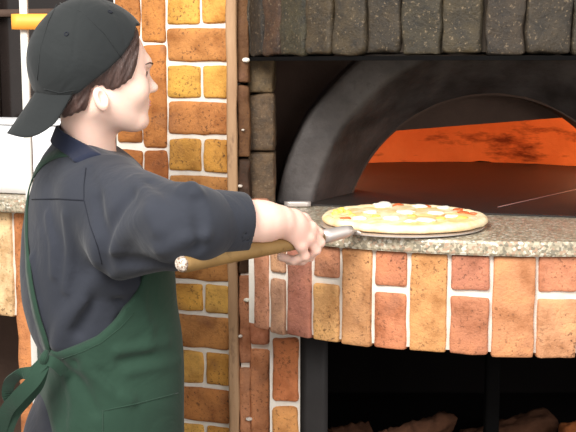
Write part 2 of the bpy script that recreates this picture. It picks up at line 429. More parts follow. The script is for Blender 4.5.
# brick i=0 is at the right end; angles measured to the left of the oven axis
hb = [572, 526, 483, 441, 400, 365, 332, 305, 279, 262, 248]
hth = [th_of_px(b, HC, HR, ZH) for b in hb]; dh = hth[1]-hth[0]
hth = [hth[0]-dh*k for k in range(9, 0, -1)]+hth+[hth[-1]+dh*1.0]
def arcbrick(mb, c, R, ta, tb, z0, z1, depth, col, gap=.003, r=.007, jit=.002, nn=(9, 4, 18)):
    th = (ta+tb)/2; rad = Vector((math.sin(th), math.cos(th), 0)); tan = Vector((math.cos(th), -math.sin(th), 0))
    rbox(mb, arcp(c, R-depth/2+random.uniform(-.002, .002), th, (z0+z1)/2), (tan, rad, Vector((0, 0, 1))), (2*R*math.tan(abs(ta-tb)/2)-gap, depth, z1-z0), r, col, jit, nn)
for i in range(len(hth)-1):
    arcbrick(mb, HC, HR, hth[i], hth[i+1], ZH+random.uniform(-.002, .002), ZH+.30, .09, vary(hoodcols[i % 11], .1), .003, .009, .005, (9, 5, 26))
    arcbrick(mb, HC, HR, hth[i], hth[i+1], ZH+.306, ZH+.55, .09, vary(hoodcols[(i*3) % 11], .1), .003, .009, .005, (8, 5, 12))
th0 = hth[0]; DT = (hth[-1]-hth[0])/18
hood = mb.build('brick_hood', M['soot_brick'], oven)
def arc_strip(mb, c, R0, R1, a0, a1, z0, z1, n=48, col=(1, 1, 1, 1)):
    vs = []; fs = []
    for i in range(n+1):
        th = a0+(a1-a0)*i/n
        for R in (R0, R1):
            for z in (z0, z1): vs.append(list(arcp(c, R, th, z)))
    for i in range(n):
        a = 4*i; b = a+4
        fs += [(a, a+1, b+1, b), (a+2, b+2, b+3, a+3), (a+1, a+3, b+3, b+1), (a, b, b+2, a+2)]
    fs += [(0, 2, 3, 1), (4*n, 4*n+1, 4*n+3, 4*n+2)]
    mb.add(vs, fs, col)
mb = MB(); arc_strip(mb, HC, HR-.075, HR-.012, th0, th0+DT*18, ZH+.004, ZH+.54)
mb.build('hood_mortar', M['dark_mortar'], hood, smooth=False)
mb = MB(); arc_strip(mb, HC, HR-.10, HR-.004, th0, th0+DT*18, ZH-.011, ZH-.003)
mb.build('lintel_plate', M['black_metal'], oven, smooth=False, label='thin dark iron plate under the hood bricks')
# hood ceiling
mb = MB(); box(mb, -.12, 1.3, 2.42, 2.7, ZH+.03, ZH+.06, n=(1, 1, 1)); arc_strip(mb, HC, .0, HR-.07, -math.pi/2, math.pi/2, ZH+.065, ZH+.09)
mb.build('hood_ceiling', M['soot'], oven, smooth=False)

# hearth brick band
bandcols = {0: S(214, 156, 128), 1: S(216, 158, 130), 2: S(206, 138, 108), 3: S(208, 150, 96), 4: S(206, 134, 98), 5: S(210, 146, 102), 6: S(226, 178, 112), 7: S(176, 122, 104), 8: S(184, 148, 122)}
band = [(536, 579, 1, None), (491, 536, 0, None), (448, 491, 1, 294), (408, 448, 0, None), (372, 408, 1, 290), (340, 372, 0, None), (311, 340, 1, 281), (286, 311, 0, None), (268, 286, 1, 276), (252, 268, 0, None)]
cc = {0: S(204, 146, 110), 1: S(200, 138, 100), 2: S(186, 120, 92), 3: S(202, 146, 96), 4: S(196, 128, 92), 5: S(204, 146, 104), 6: S(212, 162, 108), 7: S(168, 114, 94), 8: S(176, 138, 110), 9: S(184, 126, 102)}
upper = {0: S(200, 134, 102), 2: S(190, 128, 98), 4: S(188, 122, 92), 6: S(188, 128, 100), 8: S(184, 138, 110)}
ZT = ZS-.030
mb = MB(); ths = [th_of_px(b[0], BC, BR) for b in band]; thR = [th_of_px(b[1], BC, BR) for b in band]
for i, (l_, r_, sp_, yj) in enumerate(band):
    ta, tb = ths[i], thR[i]; z0 = ZB+random.uniform(-.003, .003)
    if sp_ and (i > 0):
        Yq = arcp(BC, BR, (ta+tb)/2, 1).y; zj = W((l_+r_)/2, yj, Yq).z
        arcbrick(mb, BC, BR, ta, tb, z0, zj-.006, .10, vary(cc[i], .04), .007)
        arcbrick(mb, BC, BR, ta, tb, zj+.006, ZT, .10, vary(upper[i], .04), .007)
    elif sp_:
        zj = W(557, 296, 2.01).z
        arcbrick(mb, BC, BR, ta, tb, z0, zj-.006, .10, vary(cc[0], .04), .005)
        arcbrick(mb, BC, BR, ta, tb, zj+.006, ZT, .10, vary(upper[0], .04), .005)
    else: arcbrick(mb, BC, BR, ta, tb, z0, ZT, .10, vary(cc[i], .04), .004)
d0 = thR[0]; w = thR[1]-thR[0]
for k in range(9): arcbrick(mb, BC, BR, d0-w*(k+1)*-1*-1, d0-w*k, ZB, ZT, .10, vary(cc[k % 4], .05), .006) if False else arcbrick(mb, BC, BR, d0-abs(w)*k, d0-abs(w)*(k+1), ZB, ZT, .10, vary(cc[k % 4], .05), .006)
bandob = mb.build('hearth_brickwork', M['hearth_brick'], oven)
mb = MB(); arc_strip(mb, BC, BR-.09, BR-.007, d0-abs(w)*9, ths[-1]+.02, ZB+.008, ZT-.001)
mb.build('mortar_bed', M['mortar'], bandob, smooth=False)

# granite hearth slab: curved front, straight back
mb = MB(); N = 70; a0, a1 = d0-abs(w)*9, math.radians(66); vs = []; fs = []
YB = lambda x: 2.44-.02*(x-.3)
prof = [(0, -.030), (.008, -.0285), (.0105, -.024), (.0105, -.006), (.008, -.001), (.003, 0)]
for i in range(N+1):
    th = a0+(a1-a0)*i/N
    for (o_, z_) in prof: vs.append(list(arcp(BC, BR+o_+.002, th, ZS+z_)))
    p = arcp(BC, BR, th, 0); yb = max(2.62, p.y+.03)
    vs.append([p.x, yb, ZS]); vs.append([p.x, yb, ZS-.030])
K = len(prof)+2
for i in range(N):
    for k in range(K): fs.append((i*K+k, i*K+(k+1) % K, (i+1)*K+(k+1) % K, (i+1)*K+k))
fs.append(tuple(range(K))[::-1]); fs.append(tuple(N*K+k for k in range(K)))
mb.add(vs, fs); slab = mb.build('hearth_slab', M['granite'], oven, smooth=False, label='speckled grey and pink granite hearth slab')

# oven floor behind the joint line
jl = [hitz(255, 204, ZS), hitz(340, 207, ZS), hitz(430, 213, ZS), hitz(576, 218, ZS), hitz(760, 224, ZS)]
mb = MB(); vs = []; fs = []
for p in jl: vs += [[p.x, p.y, ZS+.004], [p.x, 3.75, ZS+.004], [p.x, 3.75, ZS-.05], [p.x, p.y, ZS+.0005]]
for i in range(len(jl)-1):
    a = 4*i; b = a+4; fs += [(a, b, b+1, a+1), (a+1, b+1, b+2, a+2), (a+3, a, b, b+3)[::-1]]
mb.add(vs, fs); ofl = mb.build('oven_floor', M['oven_floor'], oven, smooth=False, label='dark baked oven floor')
a_ = hitz(498, 207, ZS+.0045); b_ = hitz(600, 184, ZS+.0045); mb = MB(); tube(mb, [a_, b_], .0022, 6, flat=.3)
mb.build('floor_joint', plain('pink_joint', S(176, 128, 120), .6), ofl)

# arch: front ring face and tapering soffit
YA, YAB = 2.55, 2.74; NA = 56
cxF, zcF, RO, RI = .514, 1.017, .550, .464
cxB, zcB, RB = .515, .984, .372
def seg(c, zc, Rr, i, z0=1.102):
    a0 = math.asin((z0-zc)/Rr); a = a0+(math.pi-2*a0)*i/NA; return (c-Rr*math.cos(a), zc+Rr*math.sin(a))
mb = MB(); vs = []; fs = []
def wob(p, s=.004):
    n = noise.noise_vector(Vector(p)*14); return [p[0]+n.x*s, p[1]+n.y*s, p[2]+n.z*s]
rows = []
for i in range(NA+1):
    row = []; pO = seg(cxF, zcF, RO, i); pI = seg(cxF, zcF, RI, i); pB = seg(cxB, zcB, RB, i)
    row.append((pO[0], YAB, pO[1])); row.append((pO[0], YA+.012, pO[1]))
    for t_ in (.02, .12, .3, .5, .7, .88, .98): row.append((pO[0]+(pI[0]-pO[0])*t_, YA-(0 if .1 < t_ < .9 else -.003), pO[1]+(pI[1]-pO[1])*t_))
    for t_ in (.05, .2, .4, .6, .8, 1): row.append((pI[0]+(pB[0]-pI[0])*t_, YA+.006+(YAB-YA)*t_, pI[1]+(pB[1]-pI[1])*t_))
    rows.append(row)
K = len(rows[0])
for row in rows: vs += [wob(p) if p[2] > ZS+.01 else list(p) for p in row]
for i in range(NA):
    for k in range(K-1): fs.append((i*K+k, (i+1)*K+k, (i+1)*K+k+1, i*K+k+1))
mb.add(vs, fs); mb.build('arch', M['arch'], oven, label='smoke-greyed plaster arch round the oven mouth')
# wall around the arch, closing the vestibule
mb = MB(); vs = []; fs = []
for i in range(NA+1):
    a = math.pi*i/NA; ca, sa = -math.cos(a), math.sin(a); m_ = 1/max(abs(ca), abs(sa))
    pB = seg(cxB, zcB, RB-.004, i)
    vs.append([pB[0], YAB+.004, pB[1]]); vs.append([cxF+.74*ca*m_, YAB+.004, ZS+.66*sa*m_])
    vs.append([pB[0], YAB+.10, pB[1]]); vs.append([cxF+.74*ca*m_, YAB+.10, ZS+.66*sa*m_])
for i in range(NA):
    a = 4*i; b = a+4; fs += [(a, b, b+1, a+1), (a, a+2, b+2, b), (a+2, a+3, b+3, b+2)]
mb.add(vs, fs)
box(mb, -.20, -.165, 2.45, 2.80, 1.0, 1.75, n=(1, 1, 1)); box(mb, 1.17, 1.20, 2.3, 2.80, 1.0, 1.75, n=(1, 1, 1))
mb.build('mouth_wall', M['soot'], oven, smooth=False)
# inner lintel
q0 = W(380, 131.5, 2.88); q1 = W(576, 116, 2.88)
sl = (q1.z-q0.z)/(q1.x-q0.x); mb = MB(); vs = []
for y in (2.86, 2.95):
    for x in (-.1, 1.15): vs += [[x, y, q0.z+sl*(x-q0.x)], [x, y, 1.72]]
mb.add(vs, [(0, 2, 3, 1), (4, 5, 7, 6), (0, 4, 6, 2), (1, 3, 7, 5)]); mb.build('inner_lintel', M['soot'], oven, smooth=False)
# baking chamber
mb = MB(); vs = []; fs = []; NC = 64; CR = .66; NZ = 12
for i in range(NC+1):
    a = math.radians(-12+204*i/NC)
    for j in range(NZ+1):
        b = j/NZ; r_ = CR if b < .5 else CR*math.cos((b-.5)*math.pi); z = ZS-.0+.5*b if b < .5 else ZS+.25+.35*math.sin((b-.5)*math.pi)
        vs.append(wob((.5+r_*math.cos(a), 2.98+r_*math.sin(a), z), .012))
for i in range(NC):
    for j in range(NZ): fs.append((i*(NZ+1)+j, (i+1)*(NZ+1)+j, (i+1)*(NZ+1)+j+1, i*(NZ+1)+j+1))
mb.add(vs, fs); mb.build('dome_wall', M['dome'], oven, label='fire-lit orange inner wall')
mb = MB(); box(mb, -.25, 1.3, 2.72, 3.8, 1.76, 1.82, n=(1, 1, 1)); box(mb, -.25, -.2, 2.75, 3.8, 1.0, 1.8, n=(1, 1, 1)); box(mb, 1.25, 1.3, 2.75, 3.8, 1.0, 1.8, n=(1, 1, 1)); box(mb, -.25, 1.3, 3.78, 3.82, 0.0, 1.8, n=(1, 1, 1)); box(mb, -.25, 1.3, 3.2, 3.8, 1.0, 1.05, n=(1, 1, 1))
mb.build('oven_shell', M['soot'], oven, smooth=False)

# left side piers
mb = MB(); pl, pr = W(247, 130, 2.46), W(275, 130, 2.46)
z = ZS+.002
while z < ZH+.02:
    h = .13; box(mb, pl.x, pr.x, 2.44, 2.56, z, min(z+h, ZH+.03), .008, vary(S(84, 68, 50), .12), .004, (6, 5, 14)); z += h+.002
mb.build('sooted_pier', M['soot_brick'], oven, label='soot-browned brick pier at the left of the mouth')
mb = MB(); a_, b_ = W(238, 216, 2.42), W(249, 216, 2.42); z = .0
while z < 2.05:
    h = random.choice((.10, .16, .21)); 
    c_ = random.choice((S(74, 52, 36), S(96, 66, 42), S(58, 42, 32))) if z > ZS-.16 else random.choice((S(190, 134, 98), S(176, 120, 88)))
    box(mb, a_.x, b_.x+.004, 2.405, 2.52, z+.002, min(z+h, 2.05), .007, c_, .005, (4, 5, 14)); z += h+.003
for (px, py, r_) in ((246, 60, .009), (234.5, 101, .004), (240, 186, .006), (242, 252, .006), (247, 300, .008), (240, 336, .006), (249, 419, .008), (243, 130, .004)):
    q = W(px, py, 2.402); v_, f_ = cube_grid(5, 5, 5); v_ = v_/np.linalg.norm(v_, axis=1, keepdims=True); mb.add(v_*np.array([r_, .006, r_*.6])+np.array(list(q)), f_, S(226, 220, 212))
mb.build('edge_brickwork', M['hearth_brick'], oven, label='rough brick edge beside the wooden strip')
# lower left bricks under and beside the band
mb = MB(); Yp = 2.33
cols = [(249, 270, [(200, 280, S(196, 140, 114)), (284, 346, S(192, 128, 98)), (350, 440, S(202, 138, 98)), (444, 540, S(198, 134, 98))]),
        (272, 299, [(338, 403, S(200, 124, 80)), (407, 480, S(212, 150, 92)), (484, 560, S(206, 140, 100))])]
for (x0, x1, rs) in cols:
    Yq = 2.40 if x0 < 260 else Yp
    for (y0, y1, c_) in rs:
        A = W(x0, y0, Yq); B = W(x1, y1, Yq); box(mb, A.x, B.x, Yq, Yq+.11, max(B.z, .01), A.z, .011, c_, .003, (8, 5, 14))
A = W(272, 560, Yp); B = W(299, 560, Yp); box(mb, A.x, B.x, Yp, Yp+.11, .0, A.z-.005, .01, S(206, 140, 100), .003, (8, 5, 14))
A = W(249, 540, 2.4); B = W(270, 540, 2.4); box(mb, A.x, B.x, 2.4, 2.51, .0, A.z-.005, .01, S(206, 140, 100), .003, (8, 5, 14))
lp = mb.build('lower_pier', M['hearth_brick'], oven)
mb = MB(); A = W(240, 216, 2.42); B = W(300, 216, Yp); box(mb, A.x, W(270, 216, 2.41).x, 2.412, 2.50, .0, ZS-.03, n=(1, 1, 1)); box(mb, W(269, 216, Yp).x, W(300.5, 400, Yp).x, Yp+.008, 2.45, 0, ZB+.01, n=(1, 1, 1)); mb.build('mortar_bed', M['mortar'], lp, smooth=False)
# metal frame of the log bay
mb = MB(); A = W(300.5, 400, 2.36); B = W(328, 400, 2.36); box(mb, A.x, B.x, 2.36, 2.40, .0, ZB+.02, .002)
mb.build('bay_frame', M['charcoal_metal'], oven)
mb = MB(); A = W(486, 400, 2.4); B = W(500, 400, 2.4); box(mb, A.x, B.x, 2.4, 2.43, .0, ZB+.02, .002)
mb.build('bay_post', M['black_metal'], oven)
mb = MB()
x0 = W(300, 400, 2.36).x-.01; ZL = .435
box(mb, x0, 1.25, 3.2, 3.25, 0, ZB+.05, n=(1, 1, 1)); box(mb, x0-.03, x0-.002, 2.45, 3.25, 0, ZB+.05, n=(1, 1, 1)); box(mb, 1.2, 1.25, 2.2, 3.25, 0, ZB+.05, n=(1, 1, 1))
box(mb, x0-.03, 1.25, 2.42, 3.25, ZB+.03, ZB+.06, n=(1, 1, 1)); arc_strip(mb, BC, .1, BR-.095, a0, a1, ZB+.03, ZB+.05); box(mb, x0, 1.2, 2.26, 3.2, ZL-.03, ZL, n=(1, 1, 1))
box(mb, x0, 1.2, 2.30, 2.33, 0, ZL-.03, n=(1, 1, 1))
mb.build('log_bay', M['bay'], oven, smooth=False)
# small pale steel plate at the foot of the arch
mb = MB(); c_ = hitz(297, 206, ZS); box(mb, c_.x-.03, c_.x+.032, c_.y-.028, c_.y-.012, ZS+.001, ZS+.014, .002); mb.build('draught_plate', M['steel'], oven)

# ------------------------------------------------------------------ firewood
def log(pA, pB, r, mat, label, seed, wedge=True):
    pA, pB = Vector(pA), Vector(pB); t = (pB-pA).normalized(); up = Vector((0, 0, 1)); s = t.cross(up).normalized(); u = s.cross(t)
    n1, n2 = 26, 20; mbl = MB(); vs = []; fs = []; r0 = random.Random(seed); ph = r0.random()*6
    for i in range(n1+1):
        q = pA.lerp(pB, i/n1); e = min(1, min(i, n1-i)/1.5+.72)
        for k in range(n2):
            a = 2*math.pi*k/n2; rr = r*(1+.12*math.sin(2*a+ph)+.08*math.sin(3*a+ph*2))
            if wedge: rr = min(rr, r*.62/max(.2, abs(math.cos(a-ph))) if math.cos(a-ph) > .2 else rr)
            rr *= e*(1+.30*noise.noise(Vector((i*.30+seed, math.cos(a)*2.2, math.sin(a)*2.2)))+.16*noise.noise(Vector((i*.7+seed, math.cos(a)*6, math.sin(a)*6))))
            vs.append(list(q+(s*math.cos(a)+u*math.sin(a))*rr))
    for i in range(n1):
        for k in range(n2): fs.append((i*n2+k, i*n2+(k+1) % n2, (i+1)*n2+(k+1) % n2, (i+1)*n2+k))
    fs.append(tuple(reversed(range(n2)))); fs.append(tuple(n1*n2+k for k in range(n2)))
    mbl.add(vs, fs); o = mbl.build('firewood_log', mat, base=(pA+pB)/2); tag(o, label, 'firewood', 'split logs in the bay under the hearth'); return o
log(W(330, 442, 2.60), W(370, 434, 2.66), .035, M['bark'], 'low split log nearest the dark metal frame under the hearth', 1)
log(W(380, 446, 2.46), W(450, 424, 2.58), .034, M['bark'], 'long rough log lying aslant in the middle of the log bay', 2)
log(W(462, 445, 2.62), W(552, 419, 2.68), .040, M['bark'], 'largest dark log, at the foot of the thin black post and reaching right of it', 3)
log(W(562, 434, 2.54), W(626, 430, 2.56), .034, M['split'], 'short orange split log at the right edge of the photo', 4)

# ================================================================== left-hand things
pole = thing('pole', 'slim pale metal pole standing behind the cook at the left', 'pole', (W(30, 216, 2.34).x, 2.34, 0))
mb = MB(); A = W(25.5, 0, 2.34); B = W(35, 400, 2.34)
xm = (A.x+B.x)/2; box(mb, xm-.0085, xm+.0085, 2.332, 2.348, .0, 2.1, .003, n=(3, 3, 3)); mb.build('shaft', M['pale_metal'], pole)
mb = MB(); A = W(10, 13.5, 2.31); B = W(52, 29.5, 2.31); box(mb, A.x, B.x, 2.315, 2.331, B.z, A.z, .002, n=(4, 2, 2)); mb.build('wooden_band', M['orange_wood'], pole, label='orange wooden crosspiece')
mb = MB(); box(mb, xm-.03, xm+.03, 2.31, 2.37, 0, .008, .003); mb.build('base_plate', M['pale_metal'], pole)
mb = MB()
pw = wall_uz(-60, 150)[0]; pe = wall_uz(60, 150)[0]; zt2 = wall_uz(10, 121)[1]; zm = wall_uz(10, 148)[1]
wall_box(mb, pe, pw, zl+.001, zt2-.012, -.03, .15, .006, (1, 1, 1, 1), 0, (4, 3, 3)); 
wb_ = mb.build('white_container', M['white'], base=WC+wdir*((pe+pw)/2)+Vector((0, 0, zl)))
tag(wb_, 'bright white lidded container on the stone ledge at the left edge', 'container')
mb = MB(); wall_box(mb, pe-.004, pw+.004, zt2-.012, zt2, -.026, .158, .004, (1, 1, 1, 1), 0, (4, 3, 3)); mb.build('lid', M['white'], wb_)

# ================================================================== PIZZA AND PEEL
hA = W(180.5, 264, 1.73); hB = W(322, 237.2, 2.03)
PC = hitz(404, 219.5, ZS+.012); PR = 83.5*PC.y/F
peel = thing('pizza_peel', 'short wooden-handled metal pizza peel in the hand of the cook', 'pizza peel', hB)
ax = (hB-hA).normalized()
mb = MB(); pts = []; rr = []
for t_, r_ in ((0, .0115), (.004, .0142), (.012, .0155), (.05, .0152), (.12, .0146), (.2, .0142), (.28, .014), ((hB-hA).length, .0135)):
    pts.append(hA+ax*t_); rr.append(r_)
tube(mb, pts, rr, 24, up=(0, 0, 1)); hd = mb.build('handle', M['handle'], peel)
mb = MB(); tube(mb, [hA-ax*.004, hA-ax*.0005, hA+ax*.003], [.0085, .0125, .0143], 24); mb.build('handle_end', M['endgrain'], hd, label='pale worn end of the handle')
fB = W(352, 236, 2.055); fB.z = max(fB.z, ZS+.014)
mb = MB(); tube(mb, [hB-ax*.002, hB+(fB-hB)*.25, hB+(fB-hB)*.8, fB], [.0142, .0135, .012, .009], 20); mb.build('ferrule', M['steel'], peel, label='shiny steel socket')
BCn = Vector((PC.x-.006, PC.y-.016, 0)); BRd = PR*.98; ZBl = ZS+.0035
mb = MB(); bd = Vector((fB.x, fB.y, ZBl+.004)); n_ = 72; vs = []; fs = []
for k in range(n_):
    a = 2*math.pi*k/n_; v = Vector((math.cos(a), math.sin(a), 0)); vs.append(list(BCn+v*BRd+Vector((0, 0, ZBl+.002)))); 
for k in range(n_):
    a = 2*math.pi*k/n_; v = Vector((math.cos(a), math.sin(a), 0)); vs.append(list(BCn+v*BRd+Vector((0, 0, ZBl))))
fs = [tuple(range(n_)), tuple(reversed(range(n_, 2*n_)))]+[(k, k+n_, (k+1) % n_+n_, (k+1) % n_) for k in range(n_)]
mb.add(vs, fs)
tgt = BCn+(Vector((fB.x, fB.y, 0))-BCn).normalized()*BRd*1.0
tube(mb, [fB-ax*.01, fB.lerp(Vector((tgt.x, tgt.y, ZBl+.006)), .5), (tgt.x, tgt.y, ZBl+.0045)], [.0075, .0085, .014], 14, flat=.35, up=(0, 0, 1))
mb.build('blade', M['steel'], peel, smooth=False)
pizza = thing('pizza', 'round cheese pizza with pale crust lying on the metal peel', 'pizza', (PC.x, PC.y, ZBl+.003))
ZP = ZBl+.0035
def disc_prof(prof, n_=96, wobm=.003, seed=0, zn=.0015):
    vs = []; fs = []
    for (r_, z_) in prof:
        for k in range(n_):
            a = 2*math.pi*k/n_; w_ = noise.noise(Vector((math.cos(a)*2.2+seed, math.sin(a)*2.2, 3.1)))
            q = r_*(1+wobm*6*w_*(r_/PR)) ; zz = z_+zn*noise.noise(Vector((math.cos(a)*r_*60+seed, math.sin(a)*r_*60, r_*40)))*(1 if z_ > .001 else 0)
            vs.append([PC.x+q*math.cos(a), PC.y+q*math.sin(a), ZP+zz])
    for i in range(len(prof)-1):
        for k in range(n_): fs.append((i*n_+k, i*n_+(k+1) % n_, (i+1)*n_+(k+1) % n_, (i+1)*n_+k))
    fs.append(tuple(reversed(range(n_)))); fs.append(tuple((len(prof)-1)*n_+k for k in range(n_)))
    return vs, fs
mb = MB(); mb.add(*disc_prof([(PR*.93, 0), (PR*.98, .002), (PR, .006), (PR*.995, .011), (PR*.97, .0155), (PR*.94, .017), (PR*.90, .0155), (PR*.87, .012), (PR*.84, .010), (PR*.4, .010), (PR*.02, .010)])); mb.build('crust', M['dough'], pizza)
mb = MB(); mb.add(*disc_prof([(PR*.885, .0105), (PR*.86, .0135), (PR*.8, .0145), (PR*.6, .015), (PR*.45, .0145), (PR*.3, .0155), (PR*.15, .015), (PR*.02, .015)], zn=.004, seed=4)); mb.build('cheese', M['cheese'], pizza)
def blob(x, y, z, rx, ry, rz, seed):
    v, f = cube_grid(6, 6, 6); v = v/np.linalg.norm(v, axis=1, keepdims=True)
    w_ = np.array([1+.35*noise.noise(Vector((a*1.6+seed, b*1.6, c*1.6))) for a, b, c in v])
    m_ = MB(); m_.add(v*w_[:, None]*np.array([rx, ry, rz])+np.array([x, y, z]), f); return m_
r0 = random.Random(3)
def top(name, mat, px, py, rx, rz, seed, dz=.014):
    p = hitz(px, py, ZP+dz); d = Vector((p.x-PC.x, p.y-PC.y)); m_ = PR*.86
    if d.length > m_: d = d.normalized()*m_
    blob(PC.x+d.x, PC.y+d.y, ZP+dz+rz*.15, rx, rx*r0.uniform(.7, 1.1), rz*.85, seed).build(name, mat, pizza)
for i, (px, py, rx, rz) in enumerate([(371, 213, .016, .006), (383, 206.5, .022, .010), (392, 219, .018, .006), (405, 213, .02, .007), (420, 207, .016, .006), (436, 214, .018, .007), (452, 217, .015, .005), (425, 221, .02, .006), (360, 219, .014, .006), (410, 222, .014, .005), (445, 208, .014, .005)]):
    top('mozzarella_piece', M['mozzarella'], px, py, rx, rz, i*3.3)
for i, (px, py, rx, rz) in enumerate([(463, 213, .013, .004), (470, 209, .012, .004), (398, 205.5, .012, .006), (477, 214, .009, .004), (345, 219, .012, .004), (430, 205.5, .010, .004)]):
    top('tomato_piece', M['tomato'], px, py, rx, rz, i*5.1+1)
for i, (px, py, rx, rz) in enumerate([(336, 214, .009, .009), (341, 212, .009, .010), (348, 213.5, .008, .007), (352, 216, .008, .006), (462, 218, .012, .004), (412, 217, .01, .005), (376, 217, .009, .005), (441, 219, .01, .005)]):
    top('yellow_topping', M['corn'], px, py, rx, rz, i*2.7+8)

# ================================================================== PERSON
YAW = math.radians(25); fw = Vector((math.cos(YAW), math.sin(YAW), 0)); lf = Vector((-math.sin(YAW), math.cos(YAW), 0))
YT = 2.12
person = thing('person', 'cook in a backwards black cap, dark shirt and green apron holding a pizza peel', 'person', (W(105, 300, YT).x, YT, 0))
HY = math.radians(23); hf = Vector((math.cos(HY), math.sin(HY), 0)); hl = Vector((-math.sin(HY), math.cos(HY), 0))
H0 = W(96.5, 75, 2.05)
def loc(X, Y, Z): 
    dx, dy, dz = X-H0.x, Y-H0.y, Z-H0.z
    return dx*hf.x+dy*hf.y, dx*hl.x+dy*hl.y, dz
def hw_(f, l, u): return H0+hf*f+hl*l+Vector((0, 0, u))
# torso sections: image row, left and right extents, half breadth
sec = [(118, 68, 104, .058), (128, 60, 112, .068), (138, 53, 122, .10), (150, 45, 132, .118), (165, 36, 142, .152), (190, 27, 150, .178), (230, 21, 160, .18), (270, 20, 168, .175), (300, 23, 169, .165), (330, 31, 173, .16), (357, 44, 175, .158), (390, 38, 176, .168), (432, 24, 177, .178), (480, 18, 178, .182), (520, 20, 180, .18)]
sz, sx, sa_, sb_ = [], [], [], []
for (py, l_, r_, b_) in sec:
    A = W(l_, py, YT); B = W(r_, py, YT); hw = (B.x-A.x)/2; sz.append(A.z); sx.append((A.x+B.x)/2); sb_.append(b_)
    sa_.append(math.sqrt(max(hw**2-(b_*math.sin(YAW))**2, .03**2))/math.cos(YAW))
order = np.argsort(sz); sz = np.array(sz)[order]; sx = np.array(sx)[order]; sa_ = np.array(sa_)[order]; sb_ = np.array(sb_)[order]
def cos_interp(z, xs, ys):               # smooth interpolation
    zz = np.linspace(xs[0], xs[-1], 200); yy = np.interp(zz, xs, ys); k = np.hanning(15); k /= k.sum()
    yp = np.convolve(np.pad(yy, 7, mode='edge'), k, 'valid'); return np.interp(z, zz, yp)
def torso(X, Y, Z):
    cx = cos_interp(Z, sz, sx); a = cos_interp(Z, sz, sa_); b = cos_interp(Z, sz, sb_)
    dx, dy = X-cx, Y-YT; u = dx*fw.x+dy*fw.y; v = dx*lf.x+dy*lf.y
    e = 2.3; k = ((np.abs(u)/a)**e+(np.abs(v)/b)**e)**(1/e)
    d = (k-1)*np.minimum(a, b)
    return np.maximum(np.maximum(d*.9, Z-sz[-1]), sz[0]-Z)
SH = W(108, 203, 1.985); EL = W(184, 225, 1.79); WR = W(268, 223, 1.92)
fa = (WR-EL).normalized(); cuff_end = EL+fa*((W(246, 225, 1.88)-EL).length); fc = (fa*.5+Vector((1, 0, -.04))*.5).normalized()
SHL = W(95, 192, 2.27); ELL = W(100, 290, 2.31); WRL = W(112, 385, 2.28)
folds = [  # polyline in picture positions at a distance, width, height (+ridge, -crease)
    ([(97, 200, 1.9), (104, 240, 1.88), (104, 268, 1.88)], .010, -.008),
    ([(106, 262, 1.85), (135, 262, 1.80), (178, 268, 1.76)], .009, -.010),
    ([(106, 256, 1.85), (120, 238, 1.80), (150, 212, 1.78)], .014, .008),
    ([(100, 258, 1.85), (112, 225, 1.82), (132, 195, 1.82)], .010, -.006),
    ([(98, 280, 1.93), (85, 300, 1.93), (66, 322, 1.94), (58, 345, 1.96)], .012, .010),
    ([(104, 268, 1.90), (92, 300, 1.92), (78, 330, 1.94)], .009, -.008),
    ([(100, 283, 1.91), (120, 290, 1.91), (145, 282, 1.92)], .010, .008),
    ([(118, 300, 1.93), (125, 310, 1.93), (120, 322, 1.93)], .007, -.006),
    ([(48, 215, 2.0), (53, 245, 2.0), (54, 275, 2.0)], .006, .004),
    ([(66, 215, 1.98), (70, 250, 1.96), (66, 290, 1.96)], .007, .004),
    ([(32, 260, 2.05), (36, 300, 2.04), (46, 345, 2.04)], .010, .006),
    ([(185, 188, 1.80), (192, 186, 1.82), (196, 192, 1.83)], .009, .009),
    ([(196, 200, 1.78), (200, 225, 1.77), (198, 246, 1.78)], .008, -.007),
    ([(150, 182, 1.80), (170, 196, 1.76), (190, 206, 1.76)], .008, -.005),
    ([(135, 178, 1.84), (150, 200, 1.78), (158, 230, 1.76)], .010, .005),
    ([(88, 168, 1.93), (98, 190, 1.9), (96, 205, 1.9)], .006, -.003),
    ([(160, 250, 1.76), (185, 240, 1.74), (205, 236, 1.76)], .009, .006),
]
def shirt_raw(X, Y, Z):
    d = torso(X, Y, Z)
    arm = smin(rcone(X, Y, Z, SH, EL, .078, .066), rcone(X, Y, Z, EL, cuff_end-fa*.03, .066, .052), .03)
    drape = rcone(X, Y, Z, W(122, 246, 1.90), W(172, 251, 1.84), .062, .032)
    arm = smin(arm, drape, .04)
    d = smin(d, arm, .045)
    al = smin(rcone(X, Y, Z, SHL, ELL, .075, .055), rcone(X, Y, Z, ELL, WRL, .055, .042), .03)
    return smin(d, al, .04)
FOLDS = [([march(shirt_raw, p[0], p[1]) for p in pts], w_, h_) for pts, w_, h_ in folds]
def shirt_sdf(X, Y, Z):
    d = shirt_raw(X, Y, Z)
    for pts, w_, h_ in FOLDS:
        q = polydist(X, Y, Z, pts); d = d-h_*1.6*np.exp(-q**2/(2*(w_*.95)**2))
    d = d+.0022*np.sin(38*X+22*Z+3*np.sin(9*Z))*np.sin(17*Z-12*Y+2*np.sin(14*X))
    # open end of the sleeve
    pl_ = (X-cuff_end.x)*fc.x+(Y-cuff_end.y)*fc.y+(Z-cuff_end.z)*fc.z
    near = rcone(X, Y, Z, EL, WR, .12, .12)
    d = np.where(near < 0, smax(d, pl_+.012, .006), d)
    # neckline
    nb, nf = W(63, 126, YT), W(118, 152, YT); nrm = Vector((-(nf.z-nb.z), 0, nf.x-nb.x)).normalized()
    nr = .125-np.hypot(X-(nb.x+nf.x)/2, Y-YT)
    return smax(d, np.minimum((X-nb.x)*nrm.x+(Z-nb.z)*nrm.z-.004, nr), .008)
zlow = W(100, 440, YT).z-.02
shirt_lo = (-.62, 1.68, zlow-.02); shirt_hi = (.02, 2.46, 1.36)
